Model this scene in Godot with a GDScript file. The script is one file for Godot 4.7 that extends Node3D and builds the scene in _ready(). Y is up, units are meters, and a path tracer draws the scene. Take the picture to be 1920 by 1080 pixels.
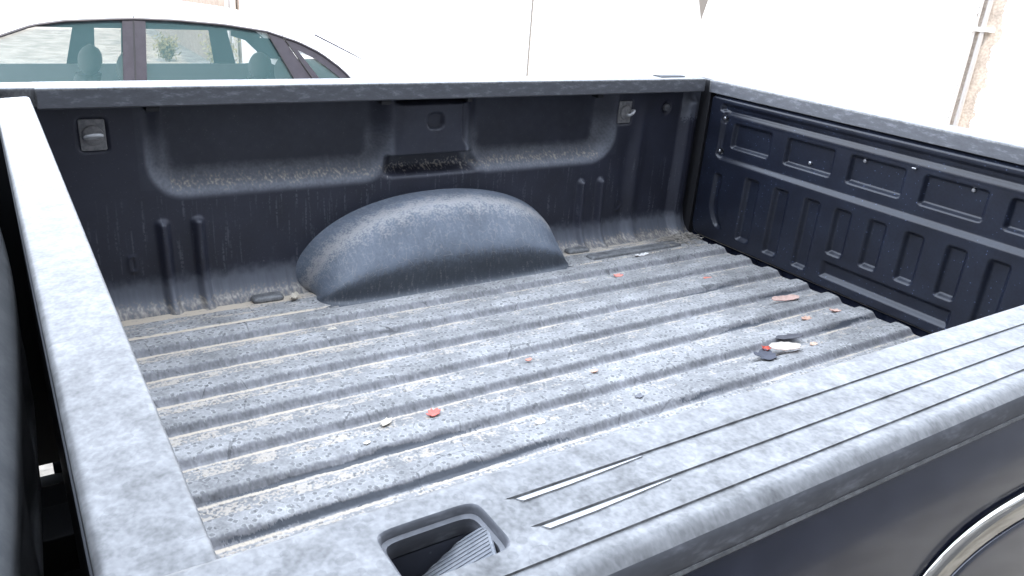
extends Node3D

# ---------------------------------------------------------------- constants
const F := 0.92          # height of the load floor above the ground
const H := 0.5462        # rail top above the load floor
const L := 1.981         # inner length of the load bed
const W := 1.57          # rail to rail
const LEAN := Vector3.ZERO
var M := {}
var truck: Node3D
var counts := {}

# ---------------------------------------------------------------- small helpers
func sm(a: float, b: float, x: float) -> float:
	var t := clampf((x - a) / (b - a), 0.0, 1.0)
	return t * t * (3.0 - 2.0 * t)

func rbox(px: float, py: float, cx: float, cy: float, hx: float, hy: float, r: float) -> float:
	var qx := absf(px - cx) - hx + r
	var qy := absf(py - cy) - hy + r
	return Vector2(maxf(qx, 0), maxf(qy, 0)).length() + minf(maxf(qx, qy), 0.0) - r

class Soup:
	var v := PackedVector3Array()
	func tri(a: Vector3, b: Vector3, c: Vector3) -> void:
		v.append(a); v.append(b); v.append(c)
	func quad(a: Vector3, b: Vector3, c: Vector3, d: Vector3) -> void:
		tri(a, b, c); tri(a, c, d)
	func loft(rings: Array, closed := true, cap := true) -> void:
		for i in rings.size() - 1:
			var a: PackedVector3Array = rings[i]
			var b: PackedVector3Array = rings[i + 1]
			var n := a.size()
			for j in (n if closed else n - 1):
				var k := (j + 1) % n
				quad(a[j], b[j], b[k], a[k])
		if cap:
			for e in [0, rings.size() - 1]:
				var r: PackedVector3Array = rings[e]
				var c := Vector3.ZERO
				for p in r: c += p
				c /= r.size()
				for j in r.size():
					var k := (j + 1) % r.size()
					if e == 0: tri(c, r[j], r[k])
					else: tri(c, r[k], r[j])
	func tube(path: Array, r, sides := 8) -> void:
		var rings := []
		for i in path.size():
			var t: Vector3 = (path[mini(i + 1, path.size() - 1)] - path[maxi(i - 1, 0)]).normalized()
			var s := t.cross(Vector3.UP if absf(t.y) < 0.9 else Vector3.RIGHT).normalized()
			var u := s.cross(t)
			var rad: float = r[i] if r is Array else r
			var ring := PackedVector3Array()
			for k in sides:
				var a := TAU * k / sides
				ring.append(path[i] + (s * cos(a) + u * sin(a)) * rad)
			rings.append(ring)
		loft(rings)
	func box(lo: Vector3, hi: Vector3, b := 0.0) -> void:
		# box with chamfered vertical stack of rounded rings
		var c := (lo + hi) / 2
		var e := (hi - lo) / 2
		b = minf(b, minf(e.x, minf(e.y, e.z)) * 0.98)
		var rings := []
		var prof := [[-e.y, b], [-e.y + b * 0.3, b * 0.3], [-e.y + b, 0.0], [e.y - b, 0.0], [e.y - b * 0.3, b * 0.3], [e.y, b]] if b > 0 else [[-e.y, 0.0], [e.y, 0.0]]
		for q in prof:
			var ring := PackedVector3Array()
			var hx: float = e.x - q[1]
			var hz: float = e.z - q[1]
			var cb := b
			if b > 0:
				for s in [[1, 1, 0], [-1, 1, 1], [-1, -1, 2], [1, -1, 3]]:
					for k in 3:
						var a: float = (s[2] + k / 2.0) * PI / 2
						ring.append(c + Vector3(s[0] * (hx - cb) + cos(a) * cb, q[0], s[1] * (hz - cb) + sin(a) * cb))
			else:
				for s in [[1, 1], [-1, 1], [-1, -1], [1, -1]]:
					ring.append(c + Vector3(s[0] * hx, q[0], s[1] * hz))
			rings.append(ring)
		loft(rings)
	func mesh(crease := 35.0, into: ArrayMesh = null) -> ArrayMesh:
		var n := v.size()
		var fn := PackedVector3Array()
		var acc := {}
		for i in range(0, n, 3):
			var f := (v[i + 2] - v[i]).cross(v[i + 1] - v[i])
			fn.append(f)
			for k in 3:
				var key := Vector3i((v[i + k] * 20000.0).round())
				if acc.has(key): acc[key].append(f)
				else: acc[key] = [f]
		var nn := PackedVector3Array(); nn.resize(n)
		var cc := cos(deg_to_rad(crease))
		for i in n:
			var f: Vector3 = fn[i / 3]
			var fl := f.normalized()
			var s := Vector3.ZERO
			for g in acc[Vector3i((v[i] * 20000.0).round())]:
				if fl.dot(g.normalized()) >= cc: s += g
			nn[i] = s.normalized() if s.length() > 0 else Vector3.UP
		var arr := []; arr.resize(Mesh.ARRAY_MAX)
		arr[Mesh.ARRAY_VERTEX] = v; arr[Mesh.ARRAY_NORMAL] = nn
		var m := into if into else ArrayMesh.new()
		m.add_surface_from_arrays(Mesh.PRIMITIVE_TRIANGLES, arr)
		return m

func grid(nu: int, nv: int, f: Callable, uvf = null) -> ArrayMesh:
	var n := (nu + 1) * (nv + 1)
	var P := PackedVector3Array(); P.resize(n)
	var U := PackedVector2Array(); U.resize(n)
	var N := PackedVector3Array(); N.resize(n)
	var I := PackedInt32Array()
	for j in nv + 1:
		for i in nu + 1:
			var k := j * (nu + 1) + i
			P[k] = f.call(i, j)
			U[k] = uvf.call(P[k]) if uvf != null else Vector2(float(i) / nu, float(j) / nv)
	for j in nv:
		for i in nu:
			var a := j * (nu + 1) + i
			var b := a + 1
			var c := a + nu + 1
			var d := c + 1
			I.append_array(PackedInt32Array([a, b, d, a, d, c]))
			var fn := (P[d] - P[a]).cross(P[b] - P[a]) + (P[c] - P[a]).cross(P[d] - P[a])
			N[a] += fn; N[b] += fn; N[c] += fn; N[d] += fn
	for k in n: N[k] = N[k].normalized()
	var arr := []; arr.resize(Mesh.ARRAY_MAX)
	arr[Mesh.ARRAY_VERTEX] = P; arr[Mesh.ARRAY_NORMAL] = N; arr[Mesh.ARRAY_TEX_UV] = U; arr[Mesh.ARRAY_INDEX] = I
	var m := ArrayMesh.new()
	m.add_surface_from_arrays(Mesh.PRIMITIVE_TRIANGLES, arr)
	return m

func part(called: String, mesh: Mesh, mat: Material, parent: Node) -> MeshInstance3D:
	var o := MeshInstance3D.new()
	o.name = called
	o.mesh = mesh
	for s in mesh.get_surface_count(): o.set_surface_override_material(s, mat)
	parent.add_child(o, true)
	return o

func numbered(called: String) -> String:
	if not counts.has(called):
		counts[called] = 0
		return called
	counts[called] += 1
	return "%s_%03d" % [called, counts[called]]

func tag(o: Node, label: String, category: String, group := "") -> void:
	o.set_meta("label", label); o.set_meta("category", category)
	if group: o.set_meta("group", group)

func thing(called: String, label: String, category: String, at := Vector3.ZERO, group := "") -> Node3D:
	var o := Node3D.new()
	o.name = numbered(called)
	add_child(o)
	o.position = at
	tag(o, label, category, group)
	return o

func arc_fillet(pts: Array, n := 4) -> Array:
	# pts: [Vector2, radius]; open polyline with rounded corners
	var out := []
	for i in pts.size():
		var p: Vector2 = pts[i][0]
		var r: float = pts[i][1]
		if r <= 0 or i == 0 or i == pts.size() - 1:
			out.append(p); continue
		var a: Vector2 = (pts[i - 1][0] - p).normalized()
		var b: Vector2 = (pts[i + 1][0] - p).normalized()
		var p0 := p + a * r
		var p1 := p + b * r
		for k in n + 1:
			var t := float(k) / n
			out.append(p0.lerp(p, t).lerp(p.lerp(p1, t), t))
	return out

# ---------------------------------------------------------------- textures
func noise_img(w: int, h: int, freq: float, seed_: int, kind := 0, oct := 4, sx := 1.0) -> PackedByteArray:
	var n := FastNoiseLite.new()
	n.seed = seed_
	n.frequency = freq
	if kind == 1:
		n.noise_type = FastNoiseLite.TYPE_CELLULAR
		n.cellular_return_type = FastNoiseLite.RETURN_DISTANCE
		n.fractal_type = FastNoiseLite.FRACTAL_NONE
		n.cellular_jitter = 0.95
	elif kind == 2:
		n.noise_type = FastNoiseLite.TYPE_CELLULAR
		n.cellular_return_type = FastNoiseLite.RETURN_DISTANCE2_SUB
		n.fractal_type = FastNoiseLite.FRACTAL_NONE
	else:
		n.noise_type = FastNoiseLite.TYPE_SIMPLEX_SMOOTH
		n.fractal_octaves = oct
		n.fractal_type = FastNoiseLite.FRACTAL_FBM
	var im := n.get_image(maxi(1, int(w / sx)), h, false, false, true)
	im.convert(Image.FORMAT_L8)
	if sx != 1.0: im.resize(w, h, Image.INTERPOLATE_CUBIC)
	return im.get_data()

func lum_tex(w: int, h: int, d: PackedByteArray, mip := true) -> Image:
	var im := Image.create_from_data(w, h, false, Image.FORMAT_L8, d)
	return im

func rgb_tex(w: int, h: int, d: PackedByteArray) -> ImageTexture:
	var im := Image.create_from_data(w, h, false, Image.FORMAT_RGB8, d)
	return ImageTexture.create_from_image(im)

var S8 := PackedByteArray()   # linear 0..1 in 1024 steps -> sRGB byte
func s8(x: float) -> int:
	return S8[clampi(int(x * 1023.0), 0, 1023)]

func std(alb: Color, rough: float, metal := 0.0, spec := 0.5) -> StandardMaterial3D:
	var m := StandardMaterial3D.new()
	m.albedo_color = alb.linear_to_srgb()
	m.roughness = rough
	m.metallic = metal
	m.metallic_specular = spec
	return m

func normal_from(w: int, h: int, d: PackedByteArray, k: float) -> ImageTexture:
	var im := Image.create_from_data(w, h, false, Image.FORMAT_L8, d)
	im.bump_map_to_normal_map(k)
	return ImageTexture.create_from_image(im)

func rib_phase(z: float) -> float:
	# distance in front of the near foot of the rib behind this point; grooves at 0
	return fposmod(z - 0.228, 0.115)

func floor_textures() -> void:
	var w := 1440
	var h := 1152          # 2.0 m x 1.6 m, u = x / 2.0, v = (z + 0.04) / 1.6
	var nl := noise_img(w, h, 0.006, 3)
	var nm := noise_img(w, h, 0.03, 5)
	var nf := noise_img(w, h, 0.16, 7, 0, 3)
	var ca := noise_img(w, h, 0.085, 11, 1)
	var cb := noise_img(w, h, 0.036, 13, 1)
	var cr := noise_img(w, h, 0.055, 17, 2)
	var st := noise_img(w, h, 0.05, 19, 0, 3, 5.0)
	var ck := noise_img(w, h, 0.013, 29, 2)
	var wash := noise_img(w, h, 0.010, 27, 0, 3, 2.5)
	# fine streaks running down the flanks of the ribs
	var fi := Image.create_from_data(w, h, false, Image.FORMAT_L8, noise_img(w, h, 0.11, 23, 0, 3)).get_region(Rect2i(0, 0, w, 200))
	fi.resize(w, h, Image.INTERPOLATE_CUBIC)
	var fs := fi.get_data()
	var col := PackedByteArray(); col.resize(w * h * 3)
	var hgt := PackedByteArray(); hgt.resize(w * h)
	var dark_lines := [[0.13, 0.66, 0.7995, 0.005], [0.13, 0.80, 0.911, 0.0065], [1.50, 1.76, 0.4545, 0.0045], [1.44, 1.68, 0.6845, 0.0045], [1.10, 1.25, 0.9085, 0.004], [1.72, 1.95, 0.7955, 0.006], [1.75, 1.95, 0.568, 0.004]]
	for j in h:
		var z := float(j) / h * 1.6 - 0.04
		var ph := rib_phase(z)
		var gr := 0.0
		if z > 0.15:
			gr = maxf(1.0 - absf(ph - 0.004) / 0.010, 0.0) + 0.75 * maxf(1.0 - absf(ph - 0.044) / 0.007, 0.0)
		elif z < 0.06:
			gr = 0.8
		else:
			gr = 0.25 + (0.7 if absf(z - 0.138) < 0.006 else 0.0)
		for i in w:
			var k := j * w + i
			var x := float(i) / w * 2.0
			var a := nl[k] / 255.0
			var b := nm[k] / 255.0
			var f := nf[k] / 255.0
			var c1 := ca[k] / 255.0
			var c2 := cb[k] / 255.0
			var s := st[k] / 255.0
			var v := 0.222 + 0.10 * (a - 0.5) + 0.10 * (b - 0.5) + 0.11 * (f - 0.5) + 0.03 * (s - 0.5)
			# dust has slid off the steep flank of each rib, leaving a thin streaked film
			var flank := 0.0
			if z > 0.15: flank = sm(0.0965, 0.101, ph + 0.012 * (fs[k] / 255.0 - 0.5))
			v *= 1.0 - flank * (0.36 - 0.45 * (fs[k] / 255.0 - 0.5))
			var hh := 0.55 + 0.25 * (b - 0.5) + 0.25 * (f - 0.5)
			var tone := 0.0
			# dried rain drops: clean core, pale rim
			if b > 0.38 and flank < 0.5:
				if c1 < 0.21: v *= 0.58; hh -= 0.14
				elif c1 < 0.31: v *= 1.18; hh += 0.06
			if a > 0.47 and flank < 0.5:
				if c2 < 0.12: v *= 0.70; hh -= 0.12
				elif c2 < 0.17: v *= 1.22; hh += 0.1
			# thin dried-mud net
			if cr[k] < 6 + int(18 * (b - 0.3)): v *= 1.14
			# curled edges of dried mud sheets
			if a > 0.50 and ck[k] < 4 and b > 0.42: v *= 0.58; hh -= 0.2
			# rinsed places where standing water dried
			var ws := wash[k] / 255.0
			if ws > 0.63: v *= 1.0 - 0.14 * sm(0.63, 0.70, ws)
			elif ws < 0.36: v *= 1.0 + 0.13 * sm(0.36, 0.28, ws)
			# silt lying in the grooves
			var left := 1.0 - clampf((x - 0.1) / 0.9, 0.0, 1.0)
			var silt := gr * (0.55 + 0.5 * left) - (0.95 - 0.55 * f - 0.75 * s + 0.10)
			if z < 0.10 and (x < 0.55 or x > 1.4): silt += 0.16
			silt = clampf(silt * 2.6, 0.0, 1.0)
			if ph > 0.012 and ph < 0.042 and z > 0.15 and f * 0.55 + b * 0.5 + 0.18 * left > 0.66: silt = maxf(silt, 0.55)
			var r := v * 1.015
			var g := v
			var bl := v * (0.975 + 0.05 * flank)
			r = lerpf(r, 0.44, silt); g = lerpf(g, 0.372, silt); bl = lerpf(bl, 0.29, silt)
			hh += silt * 0.12
			# thin dark ragged lines along the ribs
			for q in dark_lines:
				var dz: float = absf(z - q[2] - 0.012 * (s - 0.5))
				if dz < q[3] and x > q[0] and x < q[1]:
					var e: float = (1.0 - dz / q[3]) + 1.2 * (f - 0.5) + minf(x - q[0], q[1] - x) * 8.0 - 0.7
					if e > 0.25:
						r = 0.052; g = 0.056; bl = 0.066; hh -= 0.25
			col[k * 3] = s8(r); col[k * 3 + 1] = s8(g); col[k * 3 + 2] = s8(bl)
			hgt[k] = clampi(int(hh * 255.0), 0, 255)
	var m := std(Color(1, 1, 1), 0.62, 0.0, 0.45)
	m.albedo_color = Color(1, 1, 1)
	m.albedo_texture = rgb_tex(w, h, col)
	m.normal_enabled = true
	m.normal_texture = normal_from(w, h, hgt, 3.0)
	m.normal_scale = 0.4
	M.floor = m

func rail_textures() -> void:
	var w := 1024
	var h := 1024
	var nl := noise_img(w, h, 0.007, 31)
	var nm := noise_img(w, h, 0.022, 37)
	var nf := noise_img(w, h, 0.10, 41, 0, 3)
	var c1 := noise_img(w, h, 0.045, 43, 1)
	var c2 := noise_img(w, h, 0.016, 47, 1)
	var col := PackedByteArray(); col.resize(w * h * 3)
	var hgt := PackedByteArray(); hgt.resize(w * h)
	for k in w * h:
		var a := nl[k] / 255.0
		var b := nm[k] / 255.0
		var f := nf[k] / 255.0
		var d := c1[k] / 255.0
		var e := c2[k] / 255.0
		var v := 0.118 + 0.07 * (a - 0.5) + 0.13 * (b - 0.5) + 0.09 * (f - 0.5)
		if b > 0.46 and d < 0.24: v *= 0.76
		if e > 0.215 and e < 0.235 and a > 0.46: v *= 0.84
		if e < 0.05: v *= 0.86
		var x := k % w
		var weave := 0.5 + 0.5 * sin(x * TAU / 6.0)
		col[k * 3] = s8(v); col[k * 3 + 1] = s8(v); col[k * 3 + 2] = s8(v)
		hgt[k] = clampi(int(110 + 45 * (f - 0.5) + 50 * (b - 0.5) + 10 * weave), 0, 255)
	var m := std(Color(1, 1, 1), 0.46, 0.0, 0.5)
	m.albedo_color = Color(1, 1, 1)
	m.albedo_texture = rgb_tex(w, h, col)
	m.normal_enabled = true
	m.normal_texture = normal_from(w, h, hgt, 2.0)
	m.normal_scale = 0.35
	m.uv1_triplanar = true
	m.uv1_scale = Vector3(1.6, 1.6, 1.6)
	M.rail = m
	# the upright edges of the caps carry only a smear of dust
	var col2 := PackedByteArray(); col2.resize(w * h * 3)
	for k in w * h:
		var b := nm[k] / 255.0
		var f := nf[k] / 255.0
		var v := 0.095 + 0.035 * (b - 0.5) + 0.02 * (f - 0.5) + 0.28 * maxf(b * 0.70 + f * 0.30 - 0.58, 0.0)
		col2[k * 3] = s8(v * 0.97); col2[k * 3 + 1] = s8(v); col2[k * 3 + 2] = s8(v * 1.10)
	var m2 := std(Color(1, 1, 1), 0.5)
	m2.albedo_color = Color(1, 1, 1)
	m2.albedo_texture = rgb_tex(w, h, col2)
	m2.uv1_triplanar = true
	m2.uv1_scale = Vector3(0.9, 2.6, 0.9)
	M.rail_edge = m2

func wall_textures() -> void:
	# far side wall, u = x / 2.1 + , v = 1 - y / 0.6
	var w := 1536
	var h := 448
	var nl := noise_img(w, h, 0.008, 53)
	var nf := noise_img(w, h, 0.14, 59, 0, 3)
	var nm := noise_img(w, h, 0.04, 61)
	var sp := noise_img(w, h, 0.11, 67, 1)
	var drip := noise_img(w, h, 0.10, 71, 0, 2, 1.0)
	var cr := noise_img(w, h, 0.05, 73, 2)
	# stretch vertically for run-down streaks
	var di := Image.create_from_data(w, h, false, Image.FORMAT_L8, drip)
	di = di.get_region(Rect2i(0, 0, w, 28))
	di.resize(w, h, Image.INTERPOLATE_CUBIC)
	drip = di.get_data()
	var col := PackedByteArray(); col.resize(w * h * 3)
	for j in h:
		var y := (1.0 - float(j) / h) * 0.6 - 0.02
		for i in w:
			var k := j * w + i
			var x := float(i) / w * 2.1 - 0.05
			var a := nl[k] / 255.0
			var f := nf[k] / 255.0
			var b := nm[k] / 255.0
			var d := drip[k] / 255.0
			var v := 0.021 + 0.010 * (a - 0.4) + 0.004 * (f - 0.5)
			var s := 0.0
			if sp[k] < 14 and b > 0.60: s = 0.25
			if y < 0.285 and d > 0.66 and f > 0.42: s = maxf(s, (d - 0.66) * 1.0)
			# crumbs of silt on the ledge and along the floor
			var lg := maxf(1.0 - absf(y - 0.304) / 0.03, 0.0)
			var crumb := 0.0
			if x > 0.27 and x < 1.58: crumb = clampf((lg * 0.40 + 0.75 * f + 0.35 * b - 0.86) * 2.6, 0.0, 0.75)
			var lo := clampf(1.0 - (y - 0.012) / 0.06, 0.0, 1.0)
			crumb = maxf(crumb, clampf((lo * 0.85 + 0.15 * d + 0.45 * f + 0.2 * b - 1.05) * 2.2, 0.0, 0.9))
			# paler tone on the ledge and at the foot of the wall, edge broken up by the streaks
			s = maxf(s, sm(0.088, 0.050, y + 0.012 * (d - 0.5) + 0.02 * (b - 0.5)) * (0.34 + 0.14 * (d - 0.5)))
			var lr := ledge_r(x, y)
			var lw := sm(0.12, 0.46, lr + 0.08 * (b - 0.5)) * sm(1.08, 0.90, lr + 0.03 * (f - 0.5)) * sm(0.46, 0.36, y)
			s = maxf(s, lw * (0.36 + 0.14 * (b - 0.5) + 0.26 * (f - 0.5)))
			if x > 1.915 and y > 0.41 + 0.05 * (f - 0.5) + 0.03 * (d - 0.5) and y < 0.50: s = maxf(s, 0.24 + 0.2 * (b - 0.5))
			if y > 0.30 and y < 0.5 and x > 0.2 and x < 1.65: s = maxf(s, 0.02 + 0.03 * (b - 0.3))
			var t := Color(0.235, 0.25, 0.28)
			if crumb > 0.12: t = t.lerp(Color(0.37, 0.335, 0.285), minf(1.0, crumb * 2.5)); s = maxf(s, crumb)
			col[k * 3] = s8(lerpf(v * 0.9, t.r, s)); col[k * 3 + 1] = s8(lerpf(v * 0.97, t.g, s)); col[k * 3 + 2] = s8(lerpf(v * 1.5, t.b, s))
	var m := std(Color(1, 1, 1), 0.5)
	m.albedo_color = Color(1, 1, 1)
	m.albedo_texture = rgb_tex(w, h, col)
	M.wall = m
	# wheel housing: mud film with a net of dried streaks
	w = 1024; h = 512
	nl = noise_img(w, h, 0.008, 83); nf = noise_img(w, h, 0.12, 89, 0, 3); nm = noise_img(w, h, 0.03, 97)
	cr = noise_img(w, h, 0.04, 101, 2)
	var dr := noise_img(w, h, 0.09, 103, 0, 2)
	var dri := Image.create_from_data(w, h, false, Image.FORMAT_L8, dr).get_region(Rect2i(0, 0, w, 90))
	dri.resize(w, h, Image.INTERPOLATE_CUBIC)
	dr = dri.get_data()
	col = PackedByteArray(); col.resize(w * h * 3)
	for j in h:
		var vv := float(j) / h      # 0 at the side wall, 1 at the floor
		for i in w:
			var k := j * w + i
			var a := nl[k] / 255.0
			var f := nf[k] / 255.0
			var b := nm[k] / 255.0
			var d := dr[k] / 255.0
			var film := 0.125 + 0.04 * (a - 0.5) + 0.04 * (f - 0.5) + 0.03 * (d - 0.5)
			# patchy silt resting on the crown, running off in streaks
			var top := clampf(1.0 - absf(vv - 0.26) / 0.22, 0.0, 1.0)
			var s := clampf((top * 0.66 + 0.45 * f + 0.35 * b - 0.76) * 2.2, 0.0, 0.62)
			if cr[k] < 14 and b > 0.5 and vv < 0.6: s = maxf(s, 0.22)
			if d > 0.62 and f > 0.45: s = maxf(s, (d - 0.62) * 0.8)
			# darker from the shoulder down to the floor, with a ragged edge
			film *= lerpf(1.0, 0.38, sm(0.50, 0.66, vv + 0.10 * (d - 0.5) + 0.10 * (f - 0.5) + 0.06 * (b - 0.5)))
			if vv > 0.93 and f + d > 0.9: s = maxf(s, 0.5)
			col[k * 3] = s8(lerpf(film * 0.86, 0.33, s)); col[k * 3 + 1] = s8(lerpf(film, 0.31, s)); col[k * 3 + 2] = s8(lerpf(film * 1.22, 0.29, s))
	var m2 := std(Color(1, 1, 1), 0.48)
	m2.albedo_color = Color(1, 1, 1)
	m2.albedo_texture = rgb_tex(w, h, col)
	M.housing = m2
	# tailgate liner: nearly clean dark plastic with pale scuffs and specks
	w = 1024; h = 384
	nl = noise_img(w, h, 0.01, 107); nf = noise_img(w, h, 0.15, 109, 0, 3)
	sp = noise_img(w, h, 0.06, 113, 1)
	col = PackedByteArray(); col.resize(w * h * 3)
	for k in w * h:
		var v := 0.010 + 0.007 * (nl[k] / 255.0 - 0.4) + 0.006 * (nf[k] / 255.0 - 0.5)
		if sp[k] < 9 and nl[k] > 120: v = 0.16
		col[k * 3] = s8(v * 0.8); col[k * 3 + 1] = s8(v); col[k * 3 + 2] = s8(v * 1.75)
	var m3 := std(Color(1, 1, 1), 0.34, 0.0, 0.45)
	m3.albedo_color = Color(1, 1, 1)
	m3.albedo_texture = rgb_tex(w, h, col)
	M.tail = m3

func noise_mat(c0: Color, c1: Color, freq: float, seed_: int, rough: float, scale: float, size := 512, nk := 0.0) -> StandardMaterial3D:
	var n := noise_img(size, size, freq, seed_, 0, 5)
	var n2 := noise_img(size, size, freq * 7.0, seed_ + 1, 0, 3)
	var col := PackedByteArray(); col.resize(size * size * 3)
	for k in size * size:
		var t := clampf(n[k] / 255.0 * 0.65 + n2[k] / 255.0 * 0.35, 0, 1)
		t = sm(0.25, 0.75, t)
		col[k * 3] = s8(lerpf(c0.r, c1.r, t)); col[k * 3 + 1] = s8(lerpf(c0.g, c1.g, t)); col[k * 3 + 2] = s8(lerpf(c0.b, c1.b, t))
	var m := std(Color(1, 1, 1), rough)
	m.albedo_color = Color(1, 1, 1)
	m.albedo_texture = rgb_tex(size, size, col)
	m.uv1_triplanar = true
	m.uv1_world_triplanar = true
	m.uv1_scale = Vector3.ONE * scale
	if nk > 0:
		m.normal_enabled = true
		m.normal_texture = normal_from(size, size, n2, nk)
	return m

func materials() -> void:
	S8.resize(1024)
	for i in 1024:
		S8[i] = clampi(int(round(Color(i / 1023.0, 0, 0).linear_to_srgb().r * 255.0)), 0, 255)
	floor_textures(); rail_textures(); wall_textures()
	M.paint = noise_mat(Color(0.012, 0.016, 0.034), Color(0.026, 0.030, 0.052), 0.02, 121, 0.16, 1.5)
	M.paint.clearcoat_enabled = true
	M.paint.clearcoat = 0.3
	M.paint.clearcoat_roughness = 0.08
	M.cab_dust_sheen = noise_mat(Color(0.16, 0.165, 0.17), Color(0.26, 0.262, 0.262), 0.02, 123, 0.28, 2.0)  # dust grey, raised to paint in sky reflected at a grazing angle
	M.black = std(Color(0.012, 0.012, 0.014), 0.6)
	M.matt = std(Color(0.008, 0.008, 0.008), 1.0, 0.0, 0.05)
	M.pale_grey = std(Color(0.32, 0.32, 0.32), 0.5)  # plain pale grey, for tie-down rings and the painted groove gleam
	M.rubber = std(Color(0.02, 0.02, 0.021), 0.75)
	M.chrome = std(Color(0.46, 0.44, 0.40), 0.06, 1.0)
	M.steel = std(Color(0.42, 0.42, 0.43), 0.32, 0.9)
	M.hook_plate = noise_mat(Color(0.13, 0.13, 0.135), Color(0.22, 0.215, 0.21), 0.05, 131, 0.5, 6.0, 256)
	M.flap = noise_mat(Color(0.10, 0.11, 0.125), Color(0.21, 0.215, 0.225), 0.03, 137, 0.6, 6.0, 256)
	M.white_paint = noise_mat(Color(0.72, 0.72, 0.71), Color(0.78, 0.78, 0.77), 0.01, 139, 0.3, 0.6, 256)
	M.trim = noise_mat(Color(0.018, 0.017, 0.027), Color(0.028, 0.026, 0.038), 0.02, 149, 0.5, 3.0, 256)
	M.interior = std(Color(0.045, 0.07, 0.085), 0.85)
	M.seat = std(Color(0.17, 0.18, 0.17), 0.9)
	var g := StandardMaterial3D.new()
	g.transparency = BaseMaterial3D.TRANSPARENCY_ALPHA
	g.albedo_color = Color(0.34, 0.47, 0.49, 0.33)
	g.roughness = 0.03
	M.glass = g
	var g2 := StandardMaterial3D.new()
	g2.transparency = BaseMaterial3D.TRANSPARENCY_ALPHA
	g2.albedo_color = Color(0.05, 0.07, 0.07, 0.7)
	g2.roughness = 0.04
	M.dark_glass = g2
	M.stucco = noise_mat(Color(0.66, 0.65, 0.63), Color(0.76, 0.755, 0.74), 0.015, 151, 0.9, 0.5, 512, 1.5)
	M.stucco_tan = noise_mat(Color(0.20, 0.15, 0.11), Color(0.27, 0.21, 0.16), 0.02, 157, 0.9, 0.6, 512, 1.5)
	M.shade_wall = noise_mat(Color(0.115, 0.115, 0.12), Color(0.16, 0.158, 0.16), 0.015, 163, 0.9, 0.4, 512, 1.0)
	M.pipe = std(Color(0.34, 0.32, 0.30), 0.6)
	M.pipe_light = std(Color(0.46, 0.43, 0.40), 0.6)
	M.bracket = std(Color(0.15, 0.135, 0.12), 0.8)
	M.ground = noise_mat(Color(0.17, 0.145, 0.115), Color(0.30, 0.265, 0.22), 0.012, 167, 0.95, 0.22, 1024, 3.0)
	M.twig = std(Color(0.22, 0.15, 0.09), 0.9)
	M.dry_leaf = std(Color(0.22, 0.19, 0.09), 0.9)
	M.straw = std(Color(0.27, 0.245, 0.21), 0.85)
	M.concrete = noise_mat(Color(0.42, 0.41, 0.39), Color(0.52, 0.51, 0.485), 0.02, 173, 0.9, 0.5, 512, 1.0)

# ---------------------------------------------------------------- pickup truck
func bed_floor() -> void:
	# cross-section (z, y) of the ribbed floor
	var prof := [Vector2(-0.012, 0.0), Vector2(0.03, 0.0), Vector2(0.05, 0.003), Vector2(0.09, 0.004), Vector2(0.132, 0.004), Vector2(0.136, -0.003), Vector2(0.140, -0.003), Vector2(0.144, 0.004)]
	for k in 12:
		var zk := 0.228 + 0.115 * k
		prof.append_array([Vector2(zk - 0.070, 0.0005), Vector2(zk - 0.067, 0.002), Vector2(zk - 0.063, 0.0085), Vector2(zk - 0.060, 0.0112), Vector2(zk - 0.055, 0.0125), Vector2(zk - 0.038, 0.013), Vector2(zk - 0.021, 0.0125), Vector2(zk - 0.0165, 0.0112), Vector2(zk - 0.012, 0.0075), Vector2(zk - 0.006, 0.0015), Vector2(zk - 0.002, -0.001), Vector2(zk + 0.006, -0.0015), Vector2(zk + 0.018, -0.001), Vector2(zk + 0.032, 0.0)])
	prof.append(Vector2(1.60, 0.0))
	var nz := FastNoiseLite.new(); nz.seed = 9; nz.frequency = 14.0; nz.fractal_octaves = 4
	var nx := 420
	var f := func(i: int, j: int) -> Vector3:
		var x := -0.012 + (L + 0.006) * i / nx
		var q: Vector2 = prof[j]
		var n := nz.get_noise_2d(x, q.x)
		var n2 := nz.get_noise_2d(x * 4.0 + 7.0, q.x * 4.0)
		var amp := 0.0005 + 0.0007 * clampf(1.0 - x / 1.2, 0, 1)
		return Vector3(x, q.y + n * amp + n2 * 0.0003, q.x + n2 * 0.0012)
	part("bed_floor", grid(nx, prof.size() - 1, f, func(p: Vector3) -> Vector2: return Vector2(p.x / 2.0, (p.z + 0.04) / 1.6)), M.floor, truck)
	# raised pads and the short rib behind the wheel housing
	for q in [[0.425, 0.505, 0.012, 0.052, 0.017], [1.435, 1.52, 0.012, 0.05, 0.014], [1.47, 1.86, 0.082, 0.125, 0.013]]:
		var s := Soup.new()
		s.box(Vector3(q[0], -0.004, q[2]), Vector3(q[1], q[4], q[3]), 0.009)
		part("floor_pad", s.mesh(60), M.rail, truck)

func ledge_r(x: float, y: float) -> float:
	# two U-shaped panels either side of the centre post; 1 at the rim of the recess
	var dy := maxf(0.365 - y, 0.0) / 0.092
	var da := maxf(maxf(0.30 - x, x - 0.755), 0.0) / (0.085 if x < 0.5 else 0.095)
	var db := maxf(maxf(1.165 - x, x - 1.535), 0.0) / (0.095 if x < 1.3 else 0.105)
	return Vector2(minf(da, db), dy).length()

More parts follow.
